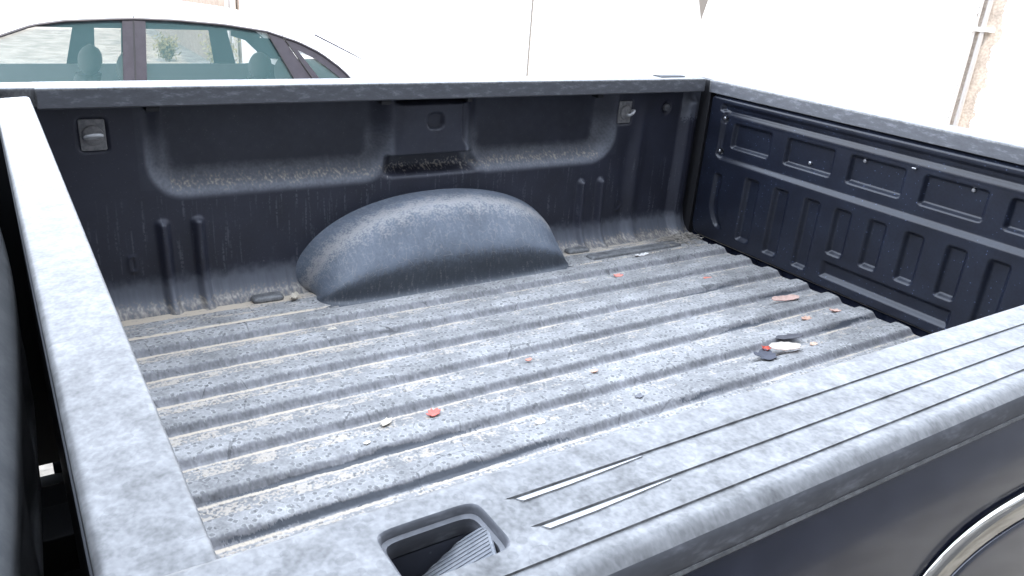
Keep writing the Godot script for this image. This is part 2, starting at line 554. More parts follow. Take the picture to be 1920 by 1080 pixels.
func far_wall_depth(x: float, y: float) -> float:
	# displacement towards the bed (+z) from the plane z = -0.035
	var d := 0.0
	# wide recess under the rail with a sloping ledge
	var rec := 1.0 - sm(0.34, 1.0, ledge_r(x, y))
	# the notch under the centre post and the gap above it
	var fl := sm(0.42, 0.315, y)
	var notch := sm(0.80, 0.86, x) * sm(1.16, 1.10, x) * sm(0.275, 0.306, y) * sm(0.345, 0.338, y)
	var above := sm(0.84, 0.88, x) * sm(1.09, 1.06, x) * sm(0.484, 0.492, y)
	d -= 0.048 * maxf(rec, maxf(notch * 0.85, above * 0.6))
	# centre post, soft on its front edge, crisp on its rear edge
	var post := sm(0.0, 0.034, x - (0.850 - 0.03 * fl)) * sm(0.0, 0.007, (1.060 + 0.06 * fl * fl) - x) * sm(0.338, 0.345, y) * sm(0.492, 0.484, y)
	d += 0.010 * post
	var ov := rbox(x, y, 0.972, 0.437, 0.027, 0.024, 0.018)
	d -= 0.014 * (1.0 - sm(-0.006, 0.001, ov))
	# upright beads
	for bx in [0.240, 0.321, 1.516, 1.596]:
		var lean := 0.004 * (0.22 - y) / 0.22
		var c := rbox(x, y, bx + lean, 0.05, 0.015, 0.175, 0.014)
		d += 0.020 * (1.0 - sm(-0.011, 0.003, c))
	# broad soft flutes at the rear end
	d += 0.008 * exp(-pow((x - 1.745) / 0.02, 2)) * sm(0.47, 0.40, y)
	d -= 0.006 * exp(-pow((x - 1.70) / 0.022, 2)) * sm(0.40, 0.30, y)
	var pil := rbox(x, y, 1.952, 0.1, 0.036, 0.385, 0.034)
	d += 0.026 * (1.0 - sm(-0.026, 0.006, pil))
	# hollows for the tie-downs, grommet seat
	d -= 0.007 * (1.0 - sm(-0.003, 0.003, rbox(x, y, 0.1145, 0.436, 0.029, 0.038, 0.010)))
	d -= 0.007 * (1.0 - sm(-0.003, 0.003, rbox(x, y, 1.668, 0.436, 0.029, 0.039, 0.010)))
	d -= 0.006 * (1.0 - sm(-0.004, 0.003, Vector2(x - 1.848, y - 0.446).length() - 0.020))
	# drain slots
	d += 0.004 * (1.0 - sm(0.0, 0.003, absf(rbox(x, y, 0.166, 0.120, 0.007, 0.020, 0.007)) - 0.002))
	d += 0.004 * (1.0 - sm(0.0, 0.003, absf(Vector2(x - 1.687, y - 0.121).length() - 0.017) - 0.001)) * (1.0 if x > 1.685 else 0.2)
	# cove into the floor
	if y < 0.095: d += 0.065 * (1.0 - sqrt(maxf(0.0, 1.0 - pow(1.0 - y / 0.095, 2))))
	return d

func side_walls() -> void:
	var nx := 460
	var ny := 120
	var nz := FastNoiseLite.new(); nz.seed = 21; nz.frequency = 3.0
	var f := func(i: int, j: int) -> Vector3:
		var x := -0.03 + 2.03 * i / nx
		var y := -0.003 + 0.535 * j / ny
		return Vector3(x, y, -0.035 + far_wall_depth(x, y) + 0.0012 * nz.get_noise_2d(x, y))
	part("side_wall", grid(nx, ny, f, func(p: Vector3) -> Vector2: return Vector2((p.x + 0.05) / 2.1, 1.0 - (p.y + 0.02) / 0.6)), M.wall, truck)
	var f2 := func(i: int, j: int) -> Vector3:
		var x := -0.03 + 2.03 * i / 230
		var y := -0.003 + 0.535 * j / 60
		return Vector3(x, y, 1.605 - far_wall_depth(x, y))
	part("side_wall", grid(230, 60, f2, func(p: Vector3) -> Vector2: return Vector2((p.x + 0.05) / 2.1, 1.0 - (p.y + 0.02) / 0.6)), M.wall, truck)
	# wheel housings
	for side in 2:
		var nu := 110
		var nv := 56
		var keys := [[-0.050, 1.02], [-0.030, 0.985], [0.0, 0.985], [0.032, 0.975], [0.058, 0.925], [0.083, 0.82], [0.108, 0.68], [0.131, 0.54], [0.1455, 0.42], [0.150, 0.30], [0.153, 0.16], [0.159, 0.08], [0.172, 0.03], [0.190, 0.006], [0.204, -0.014]]
		var g := func(i: int, j: int) -> Vector3:
			var a := PI * (1.0 - float(i) / nu)
			var t := float(j) / nv * (keys.size() - 1)
			var k := mini(int(t), keys.size() - 2)
			var fr := t - k
			var k0: Array = keys[maxi(k - 1, 0)]
			var k3: Array = keys[mini(k + 2, keys.size() - 1)]
			var zz := cubic_interpolate(keys[k][0], keys[k + 1][0], k0[0], k3[0], fr)
			var hh := cubic_interpolate(keys[k][1], keys[k + 1][1], k0[1], k3[1], fr)
			# the arch narrows towards the front face so that its corners are round
			var spread := 0.438 - 0.065 * clampf((zz + 0.035) / 0.19, 0.0, 1.0) * (0.4 + 0.6 * maxf(hh, 0.0))
			var cx := 0.984 + cos(a) * spread
			var sn := pow(sin(a), 1.15)
			sn *= 1.25 - 0.25 * sn
			var plan := pow(maxf(0.0, 1.0 - pow(absf(cos(a)), 5.0)), 0.25)
			var y := hh * 0.238 * sn
			var z := -0.045 + (zz + 0.045) * (0.42 + 0.58 * plan)
			return Vector3(cx, y, z) if side == 0 else Vector3(cx, y, 1.57 - z)
		part("wheel_housing", grid(nu, nv, g), M.housing, truck)

func rail_rings(prof: Array, x0: float, x1: float, along_x := true) -> Array:
	var rings := []
	for x in [x0, x1]:
		var ring := PackedVector3Array()
		for q in prof:
			ring.append(Vector3(x, q.y, q.x) if along_x else Vector3(q.x, q.y, x))
		rings.append(ring)
	return rings

func rails() -> void:
	# far rail: top cap with a turned-down inner lip
	var e := 0.004
	var far := arc_fillet([[Vector2(-0.100, H - 0.05), 0], [Vector2(-0.100, H), 0.012], [Vector2(0.0, H), 0.006], [Vector2(0.001, H - 0.0435), 0.004], [Vector2(-0.014, H - 0.0445), 0.002], [Vector2(-0.030, H - 0.03), 0]])
	var s := Soup.new()
	s.loft(rail_rings(far, 0.014, L - 0.006))
	var fr := part("side_rail", s.mesh(25), M.rail, truck)
	var tp := arc_fillet([[Vector2(-0.100, H - 0.05), 0], [Vector2(-0.100, H - 0.0005), 0.012], [Vector2(-0.012, H - 0.0005), 0.006], [Vector2(-0.013, H - 0.04), 0.0]])
	s = Soup.new(); s.loft(rail_rings(tp, -0.115, 0.0135)); part("rail_end", s.mesh(25), M.rail, fr)
	# dusty upright lip, rounded at its front end
	var lip := Soup.new()
	var n := 40
	for i in n:
		var xa := 0.016 + (L - 0.024) * i / n
		var xb := 0.016 + (L - 0.024) * (i + 1) / n
		var za := 0.0024
		lip.quad(Vector3(xa, H - 0.0055, za), Vector3(xb, H - 0.0055, za), Vector3(xb, H - 0.041, za + 0.0008), Vector3(xa, H - 0.041, za + 0.0008))
		lip.quad(Vector3(xa, H - 0.041, za + 0.0008), Vector3(xb, H - 0.041, za + 0.0008), Vector3(xb, H - 0.0445, za - 0.004), Vector3(xa, H - 0.0445, za - 0.004))
	part("lip", lip.mesh(30), M.rail_edge, fr)
	s = Soup.new(); s.box(Vector3(1.80, H - 0.006, -0.075), Vector3(1.91, H + 0.004, -0.03), 0.004)
	part("pocket_plate", s.mesh(40), M.black, fr)  # black plate put in for the dark hole of a stake pocket
	# small clips under the rail
	for cx in [[0.225, 0.03], [0.80, 0.03], [1.062, 0.016], [1.53, 0.022]]:
		s = Soup.new(); s.box(Vector3(cx[0], H - 0.058, -0.05), Vector3(cx[0] + cx[1], H - 0.046, -0.012), 0.003)
		part("clip", s.mesh(40), M.black, truck)
	# near rail: grooved top, rounded shoulder, stake pocket near its front end
	var groove := func(z: float, dep := 0.0015) -> Array:
		return [Vector2(z - 0.0009, H), Vector2(z - 0.0005, H - dep), Vector2(z + 0.0075, H - 0.0002)]
	var outer := [Vector2(1.672, H), Vector2(1.6775, H - 0.002), Vector2(1.683, H - 0.006)]
	var inner := [Vector2(1.590, H - 0.03), Vector2(1.584, H - 0.0445), Vector2(1.571, H - 0.0445), Vector2(1.570, H - 0.041), Vector2(1.570, H - 0.006), Vector2(1.5715, H - 0.002), Vector2(1.576, H)]
	var full := inner.duplicate()
	for z in [1.603, 1.633]: full.append_array(groove.call(z))
	full.append_array(groove.call(1.661)); full.append_array(outer)
	s = Soup.new()
	var deepg := inner.duplicate()
	for z in [1.603, 1.633]: deepg.append_array(groove.call(z, 0.0018))
	deepg.append_array(groove.call(1.661)); deepg.append_array(outer)
	var dg := rail_rings(deepg, 0.178, 0.178); var dg2 := rail_rings(full, 0.30, 0.30)
	s.loft([dg[0], dg2[0]], false, false)
	var secs := [0.30, 0.6, 1.0, 1.5, L + 0.10]
	for i in secs.size() - 1: s.loft(rail_rings(full, secs[i], secs[i + 1]), false, false)
	# tapering ends of the two inner grooves
	var flat := inner.duplicate()
	for z in [1.603, 1.633]: flat.append_array([Vector2(z - 0.0009, H), Vector2(z - 0.0005, H), Vector2(z + 0.0075, H)])
	flat.append_array(groove.call(1.661)); flat.append_array(outer)
	var tr := rail_rings(flat, 0.170, 0.170); var tr2 := rail_rings(deepg, 0.178, 0.178)
	s.loft([tr[0], tr2[0]], false, false)
	s.loft(rail_rings(flat, -0.075, 0.062), false, false)
	# stretch with the pocket: inner strip, outer strip and a ring round the hole
	var inn := inner.duplicate(); inn.append(Vector2(1.5795, H))
	s.loft(rail_rings(inn, 0.062, 0.170), false, false)
	var outs: Array = [Vector2(1.6555, H)]; outs.append_array(groove.call(1.661)); outs.append_array(outer)
	s.loft(rail_rings(outs, 0.062, 0.170), false, false)
	var nr := 64
	var hole := PackedVector3Array(); var hole2 := PackedVector3Array(); var hole3 := PackedVector3Array(); var hole4 := PackedVector3Array(); var rim := PackedVector3Array()
	for k in nr:
		var a := TAU * k / nr
		var c := Vector2(cos(a), sin(a))
		var hx := 0.0355; var hz := 0.0245
		var pw := 1.0 / pow(pow(absf(c.x), 7.0) + pow(absf(c.y), 7.0), 1.0 / 7.0)
		var q := Vector2(c.x * pw, c.y * pw)
		var sq := 1.0 / maxf(absf(c.x), absf(c.y))
		rim.append(Vector3(0.116 + c.x * sq * 0.054, H, 1.6175 + c.y * sq * 0.038))
		hole.append(Vector3(0.1175 + q.x * hx, H, 1.6185 + q.y * hz))
		hole2.append(Vector3(0.1175 + q.x * (hx - 0.0015), H - 0.0015, 1.6185 + q.y * (hz - 0.0015)))
		hole3.append(Vector3(0.1175 + q.x * (hx - 0.002), H - 0.006, 1.6185 + q.y * (hz - 0.002)))
		hole4.append(Vector3(0.1175 + q.x * (hx - 0.0045), H - 0.0075, 1.6185 + q.y * (hz - 0.0045)))
	s.loft([rim, hole], true, false)
	var nr_part := part("side_rail", s.mesh(28), M.rail, truck)
	var os := Soup.new()
	os.loft(rail_rings([Vector2(1.683, H - 0.006), Vector2(1.6855, H - 0.011), Vector2(1.6870, H - 0.022), Vector2(1.6865, H - 0.0245), Vector2(1.680, H - 0.026)], -0.075, L + 0.10), false, false)
	part("outer_face", os.mesh(60), M.rail_edge, nr_part)
	var ps := Soup.new()
	ps.loft([hole, hole2, hole3, hole4], true, false)
	var deep := PackedVector3Array()
	for p in hole4: deep.append(p + Vector3(0, -0.012, 0))
	ps.loft([hole4, deep], true, false)
	part("pocket_rim", ps.mesh(50), M.rail_edge, nr_part)
	ps = Soup.new()
	var d2 := PackedVector3Array(); var d3 := PackedVector3Array()
	for p in deep: d2.append(Vector3(0.1175 + (p.x - 0.1175) * 1.06, p.y + 0.0005, 1.6185 + (p.z - 1.6185) * 1.08))
	for p in d2: d3.append(p + Vector3(0, -0.13, 0))
	ps.loft([d2, d3], true, false)
	var cen := PackedVector3Array()
	for p in d3: cen.append(Vector3(0.1175, p.y, 1.6185))
	ps.loft([d3, cen], true, false)
	part("pocket_well", ps.mesh(40), M.black, nr_part)
	ps = Soup.new(); ps.box(Vector3(0.088, H - 0.075, 1.600), Vector3(0.147, H - 0.055, 1.612), 0.004)
	part("pocket_bar", ps.mesh(40), M.steel, nr_part)
	# loose cover tipped into the pocket
	ps = Soup.new(); ps.box(Vector3(-0.031, -0.0016, -0.020), Vector3(0.031, 0.0016, 0.020), 0.0015)
	for k in 13: ps.box(Vector3(-0.029, 0.0014, -0.018 + k * 0.003), Vector3(0.029, 0.0022, -0.0165 + k * 0.003), 0.0003)
	var fl := part("pocket_plate", ps.mesh(35), M.flap, nr_part)
	fl.position = Vector3(0.1235, H - 0.026, 1.6195)
	fl.rotation = Vector3(0.05, -0.35, 0.62)
	# pale strips painting a gleam beside the start of the two inner grooves
	for z in [1.603, 1.633]:
		var sc := Soup.new()
		var pr := []
		for q in [[0.1775, 0.0008], [0.180, 0.0058], [0.215, 0.0056], [0.245, 0.0040], [0.285, 0.0016]]:
			var zz: float = z + 0.0006
			var y0 := H - 0.0018 + 0.0006
			var ring := PackedVector3Array([Vector3(q[0], y0 - 0.0006, zz), Vector3(q[0], y0, zz), Vector3(q[0], y0 + 0.0014 * q[1] / 0.0058 + 0.0006, zz + q[1]), Vector3(q[0], y0 - 0.0006, zz + q[1] + 0.0002)])
			pr.append(ring)
		sc.loft(pr)
		part("painted_gleam", sc.mesh(40), M.pale_grey, nr_part)
	# bulkhead cap
	var bc := arc_fillet([[Vector2(-0.061, H - 0.048), 0], [Vector2(-0.061, H - 0.005), 0.008], [Vector2(0.0, H - 0.0012), 0.006], [Vector2(0.0015, H - 0.045), 0.003], [Vector2(-0.010, H - 0.046), 0]])
	s = Soup.new()
	var rings := []
	for q in [[0.070, 0.010], [0.072, 0.006], [0.078, 0.002], [0.088, 0.0], [0.4, 0.0], [0.8, 0.0], [1.2, 0.0], [1.5795, 0.0]]:
		var ring := PackedVector3Array()
		for p in bc: ring.append(Vector3(lerpf(p.x, -0.03, q[1] * 16.0) - (q[1] * 1.2), p.y - q[1] * 0.4, q[0]))
		rings.append(ring)
	s.loft(rings, false, true)
	var bcap := part("bulkhead_cap", s.mesh(30), M.rail, truck)
	# bare upright face of the cap towards the cab
	s = Soup.new(); s.quad(Vector3(-0.0614, H - 0.012, 0.10), Vector3(-0.0614, H - 0.012, 1.60), Vector3(-0.0618, H - 0.05, 1.60), Vector3(-0.0618, H - 0.05, 0.10))
	part("cap_face", s.mesh(), M.rail_edge, bcap)
	# bulkhead
	var bf := func(i: int, j: int) -> Vector3:
		var z := -0.03 + 1.63 * i / 200
		var y := -0.003 + 0.525 * j / 40
		var d := 0.0
		for k in 7:
			d += 0.010 * (1.0 - sm(-0.012, 0.006, rbox(z, y, 0.17 + k * 0.205, 0.26, 0.05, 0.17, 0.03)))
		return Vector3(-0.012 - d + (0.03 * pow(maxf(0.0, 1.0 - y / 0.05), 2)), y, z)
	part("bulkhead", grid(200, 40, bf, func(p: Vector3) -> Vector2: return Vector2(p.z / 2.1, 1.0 - (p.y + 0.02) / 0.6)), M.wall, truck)
	s = Soup.new(); s.box(Vector3(-0.056, -0.20, -0.09), Vector3(-0.024, H - 0.046, 1.66), 0.006)
	part("bulkhead_back", s.mesh(), M.black, truck)

func tail_depth(z: float, y: float) -> float:
	# displacement of the liner towards the bed (-x), recesses negative
	var d := 0.0
	# cove below the top edge
	d -= 0.013 * (sm(0.452, 0.457, y) * (1.0 - sm(0.468, 0.482, y))) * sm(0.075, 0.095, z) * sm(1.495, 1.475, z)
	d -= 0.004 * sm(0.446, 0.449, y) * (1.0 - sm(0.452, 0.457, y)) * sm(0.09, 0.10, z)
	# upper field
	var up := rbox(z, y, 0.785, 0.3775, 0.69, 0.080, 0.022)
	d -= 0.011 * (1.0 - sm(-0.010, 0.006, up))
	var wide := sm(0.44, 0.434, y) * sm(0.12, 0.135, z)
	# windows of the upper field
	for k in 7:
		var cz := 0.219 + 0.2275 * k
		if absf(z - cz) < 0.12:
			var b := rbox(z, y, cz, 0.381, 0.087 if k > 0 else 0.080, 0.0415, 0.010)
			d -= 0.014 * (1.0 - sm(-0.0075, 0.001, b))
	# upper rail line of the field
	var rl := absf(y - 0.4405)
	d += 0.004 * (1.0 - sm(0.001, 0.006, rl)) * wide
	# slots of the lower field
	for q in [[0.265, 0.052], [0.383, 0.046], [0.502, 0.044], [0.612, 0.122], [0.725, 0.122], [0.838, 0.122], [0.957, 0.122], [1.068, 0.044], [1.187, 0.046], [1.305, 0.052]]:
		if absf(z - q[0]) < 0.06:
			var cy: float = (0.262 + q[1]) / 2
			var b := rbox(z, y, q[0], cy, 0.029, 0.262 - cy + 0.002, 0.012)
			d -= 0.015 * (1.0 - sm(-0.011, 0.002, b))
	# bent slot next to the hinge side
	var bz := 0.118 + 0.055 * pow(clampf((0.15 - y) / 0.10, 0.0, 1.0), 2.0)
	if y > 0.06 and y < 0.25: d -= 0.010 * (1.0 - sm(0.006, 0.020, absf(z - bz))) * sm(0.06, 0.075, y) * sm(0.25, 0.235, y)
	# long low recess
	var lw := rbox(z, y, 0.785, 0.071, 0.205, 0.026, 0.008)
	d -= 0.013 * (1.0 - sm(-0.013, 0.003, lw))
	# screw cups
	for q in [[0.098, 0.431], [0.099, 0.321]]:
		d -= 0.009 * (1.0 - sm(0.006, 0.013, Vector2(z - q[0] - 0.003, y - q[1] + 0.005).length()))
	# rounded outer border
	var bd := rbox(z, y, 0.785, 0.255, 0.762, 0.250, 0.05 if y < 0.25 else 0.022)
	d -= 0.026 * sm(-0.014, 0.003, bd)
	return d

func tailgate() -> void:
	var tg := Soup.new()
	tg.box(Vector3(L + 0.036, -0.03, 0.012), Vector3(L + 0.100, H - 0.012, 1.558), 0.006)
	var t := part("tailgate", tg.mesh(), M.paint, truck)
	var nz := 430
	var ny := 150
	var f := func(i: int, j: int) -> Vector3:
		var z := 0.022 + 1.526 * i / nz
		var y := 0.006 + 0.498 * j / ny
		return Vector3(L + 0.004 - tail_depth(z, y), y, z)
	part("liner_panel", grid(nz, ny, f, func(p: Vector3) -> Vector2: return Vector2(p.z / 1.57, 1.0 - p.y / 0.55)), M.tail, t)
	# cap
	var cp := arc_fillet([[Vector2(L + 0.02, H - 0.044), 0], [Vector2(L + 0.003, H - 0.043), 0.003], [Vector2(L, H - 0.001), 0.006], [Vector2(L + 0.112, H), 0.012], [Vector2(L + 0.114, H - 0.05), 0]])
	var s := Soup.new()
	var rings := []
	for q in [[0.006, 0.012], [0.009, 0.006], [0.016, 0.002], [0.026, 0.0], [0.5, 0.0], [1.0, 0.0], [1.54, 0.0], [1.566, 0.01]]:
		var ring := PackedVector3Array()
		for p in cp: ring.append(Vector3(p.x + (q[1] if p.x < L + 0.05 else 0.0), p.y - q[1] * 0.2, q[0]))
		rings.append(ring)
	s.loft(rings, false, true)
	var c := part("tailgate_cap", s.mesh(28), M.rail, t)
	var lip := Soup.new()
	lip.quad(Vector3(L - 0.0012, H - 0.0065, 0.022), Vector3(L - 0.0012, H - 0.0065, 1.545), Vector3(L + 0.0014, H - 0.041, 1.545), Vector3(L + 0.0014, H - 0.041, 0.022))
	part("lip", lip.mesh(), M.rail_edge, c)
	# screws
	for q in [[0.098, 0.431, 0.012], [0.099, 0.321, 0.012], [0.449, 0.362, 0.027], [0.627, 0.412, 0.027], [0.943, 0.412, 0.027], [1.12, 0.362, 0.027]]:
		s = Soup.new()
		s.tube([Vector3(L + q[2] + 0.004, q[1], q[0]), Vector3(L + q[2] - 0.003, q[1], q[0]), Vector3(L + q[2] - 0.0045, q[1], q[0])], [0.0052, 0.0052, 0.0035], 10)
		part("screw", s.mesh(40), M.steel, t)
	s = Soup.new(); s.box(Vector3(L + 0.006, 0.4285, 0.778), Vector3(L + 0.013, 0.4325, 0.790), 0.001)
	part("clip", s.mesh(), M.steel, t)
	# corner post between wall and tailgate
	s = Soup.new(); s.box(Vector3(L + 0.0185, -0.05, -0.09), Vector3(L + 0.06, H - 0.006, 0.010), 0.004)
	part("corner_post", s.mesh(), M.black, truck)
	s = Soup.new(); s.box(Vector3(L + 0.0185, -0.05, 1.560), Vector3(L + 0.06, H - 0.03, 1.66), 0.004)
	part("corner_post", s.mesh(), M.black, truck)

func tie_downs() -> void:
	for q in [[0.1145, 0.436, 0.0], [1.668, 0.436, 0.75]]:
		var s := Soup.new()
		var o := Vector3(q[0], q[1], -0.040)
		s.box(o + Vector3(-0.027, -0.036, -0.004), o + Vector3(0.027, 0.036, 0.004), 0.0035)
		var t := part("tie_down", s.mesh(40), M.hook_plate, truck)
		s = Soup.new()
		s.tube([o + Vector3(0, 0, 0.003), o + Vector3(0, 0, 0.010), o + Vector3(0, 0, 0.013)], [0.023, 0.021, 0.015], 20)
		part("boss", s.mesh(35), M.hook_plate, t)
		s = Soup.new()
		var path := []
		for k in 25:
			var a := TAU * k / 24
			path.append(Vector3(cos(a) * 0.0165, sin(a) * 0.0045, 0.014 + sin(a) * 0.010 + 0.008))
		s.tube(path, 0.0046, 8)
		var r := part("ring", s.mesh(60), M.pale_grey, t)
		r.position = o
		r.rotation.z = 0.06 + q[2] * 0.35
		r.rotation.y = q[2] * 0.8
	var g := Soup.new()
	g.tube([Vector3(1.848, 0.446, -0.045), Vector3(1.848, 0.446, -0.033), Vector3(1.848, 0.446, -0.029)], [0.0125, 0.0125, 0.009], 16)
	part("grommet", g.mesh(35), M.rail_edge, truck)

func body() -> void:
	# near and far outer panels
	var side := func(near: bool) -> void:
		var f := func(i: int, j: int) -> Vector3:
			var x := -0.07 + (L + 0.18) * i / 60.0
			var t := j / 24.0
			var y := H - 0.0255 - t * 1.02
			var z := 0.0
			z += 0.006 * sm(0.0, 0.02, t) + 0.018 * sin(minf(t, 0.6) / 0.6 * PI * 0.5) - 0.05 * sm(0.6, 1.0, t)
			# opening of the wheel arch
			var c := Vector2(x - 0.975, y + 0.43)
			if c.length() < 0.47:
				var dir := c.normalized() if c.length() > 0.01 else Vector2.DOWN
				if y < -0.05: z -= 0.03 * sm(0.47, 0.42, c.length())
				z += 0.0 * dir.x
			return Vector3(x, y, 1.6855 + z) if near else Vector3(x, y, -0.1165 - z)
		part("outer_panel", grid(60, 24, f), M.paint, truck)
	side.call(true); side.call(false)
	var ws := Soup.new()
	ws.tube([Vector3(-0.07, H - 0.0262, 1.6862), Vector3(0.7, H - 0.0262, 1.6862), Vector3(L + 0.10, H - 0.0262, 1.6862)], 0.0024, 6)
	part("weather_strip", ws.mesh(50), M.rail, truck)
	# fuel filler door with a bright rim
	var c := Vector2(0.72, 0.28)
	var ringf := func(k: float, z: float) -> PackedVector3Array:
		var r := PackedVector3Array()
		for i in 72:
			var a := TAU * i / 72
			var d := Vector2(cos(a), sin(a))
			var pw := 1.0 / pow(pow(absf(d.x), 3.0) + pow(absf(d.y), 3.0), 1.0 / 3.0)
			r.append(Vector3(c.x + d.x * pw * (0.200 - k), c.y + d.y * pw * (0.152 - k), z))
		return r
	var z0 := 1.6985
	var s := Soup.new()
	s.loft([ringf.call(0.0, z0 + 0.000), ringf.call(0.0008, z0 + 0.004), ringf.call(0.0025, z0 + 0.0055), ringf.call(0.013, z0 + 0.0062), ringf.call(0.0235, z0 + 0.0075), ringf.call(0.0255, z0 + 0.0065), ringf.call(0.0265, z0 + 0.002)], true, false)
	var s2 := Soup.new()
	s2.loft([ringf.call(0.0262, z0 + 0.001), ringf.call(0.0275, z0 + 0.008), ringf.call(0.035, z0 + 0.010), ringf.call(0.08, z0 + 0.012), ringf.call(0.15, z0 + 0.013)], true, true)
	var fd := part("fuel_door", s2.mesh(40), M.paint, truck)
	part("bezel", s.mesh(40), M.chrome, fd)
	# cab: rear panel with pressed beads, roof, glass, hood
	var rp := func(i: int, j: int) -> Vector3:
		var z := -0.10 + 1.78 * i / 220
		var y := -0.35 + 0.95 * j / 120
		var x := -0.0785 - 0.062 * pow(absf(z - 0.78), 1.6)
		x -= 0.55 * maxf(y - 0.43, 0.0)
		x -= 0.010 * sm(0.405, 0.375, y) * (0.55 + 0.45 * cos(z * TAU / 0.19)) * sm(0.26, 0.29, y)
		x -= 0.05 * sm(0.27, 0.18, y)
		return Vector3(x, y, z)
	var cab := part("cab", grid(220, 120, rp), M.cab_dust_sheen, truck)
	var prof := [Vector2(-0.16, -0.42), Vector2(-0.17, 0.40), Vector2(-0.19, 0.55), Vector2(-0.36, 0.94), Vector2(-0.50, 0.985), Vector2(-1.2, 1.0), Vector2(-1.75, 0.96), Vector2(-2.45, 0.47), Vector2(-3.6, 0.36), Vector2(-3.78, 0.20), Vector2(-3.80, -0.45)]
	var rings := []
	for q in [[-0.085, 0.10], [-0.105, 0.06], [-0.115, 0.0], [0.3, 0.0], [0.785, 0.0], [1.27, 0.0], [1.685, 0.0], [1.675, 0.06], [1.655, 0.10]]:
		var ring := PackedVector3Array()
		for p in prof:
			var inset: float = q[1]
			var zz: float = q[0]
			var up := clampf((p.y - 0.45) / 0.5, 0.0, 1.0)
			ring.append(Vector3(lerpf(p.x, -1.9, inset * 0.25), p.y - inset * 0.35 * up, lerpf(zz, 0.785, 0.16 * up)))
		rings.append(ring)
	s = Soup.new(); s.loft(rings, true, true)
	part("shell", s.mesh(30), M.paint, cab)
	s = Soup.new()
	s.quad(Vector3(-0.205, 0.60, 0.30), Vector3(-0.205, 0.60, 1.27), Vector3(-0.342, 0.91, 1.20), Vector3(-0.342, 0.91, 0.37))
	part("rear_window", s.mesh(), M.dark_glass, cab)
	# ladder frame under cab and bed, leaving daylight between cab and bed on the far side
	s = Soup.new()
	s.box(Vector3(-3.5, -0.42, 0.30), Vector3(2.05, -0.27, 0.42), 0.01)
	s.box(Vector3(-3.5, -0.42, 1.15), Vector3(2.05, -0.27, 1.27), 0.01)
	s.box(Vector3(-0.4, -0.42, 0.085), Vector3(0.3, -0.36, 1.66), 0.01)
	part("chassis", s.mesh(), M.black, truck)
	s = Soup.new(); s.box(Vector3(-0.9, -0.56, -0.10), Vector3(0.4, -0.445, -0.015), 0.02)
	part("sill", s.mesh(), M.matt, truck)
	s = Soup.new(); s.box(Vector3(-0.17, -0.374, -0.095), Vector3(-0.025, 0.50, -0.02), 0.006)
	part("gap_blocker", s.mesh(), M.black, truck)  # black filler added to keep the gap behind the cab dark
	s = Soup.new(); s.box(Vector3(-0.01, -0.09, -0.09), Vector3(L + 0.02, -0.02, 1.66), 0.01)
	part("underfloor", s.mesh(), M.black, truck)
	# wheels
	for q in [[0.975, -0.02], [0.975, 1.35], [-2.75, -0.02], [-2.75, 1.35]]:
		s = Soup.new()
		var cc := Vector3(q[0], -0.53, q[1])
		s.tube([cc, cc + Vector3(0, 0, 0.02), cc + Vector3(0, 0, 0.05), cc + Vector3(0, 0, 0.19), cc + Vector3(0, 0, 0.22), cc + Vector3(0, 0, 0.24)], [0.30, 0.365, 0.39, 0.39, 0.365, 0.30], 40)
		var w := part("wheel", s.mesh(30), M.rubber, truck)
		s = Soup.new()
		s.tube([cc + Vector3(0, 0, 0.0 - 0.004), cc + Vector3(0, 0, 0.244)], 0.23, 32)
		part("rim", s.mesh(30), M.steel, w)

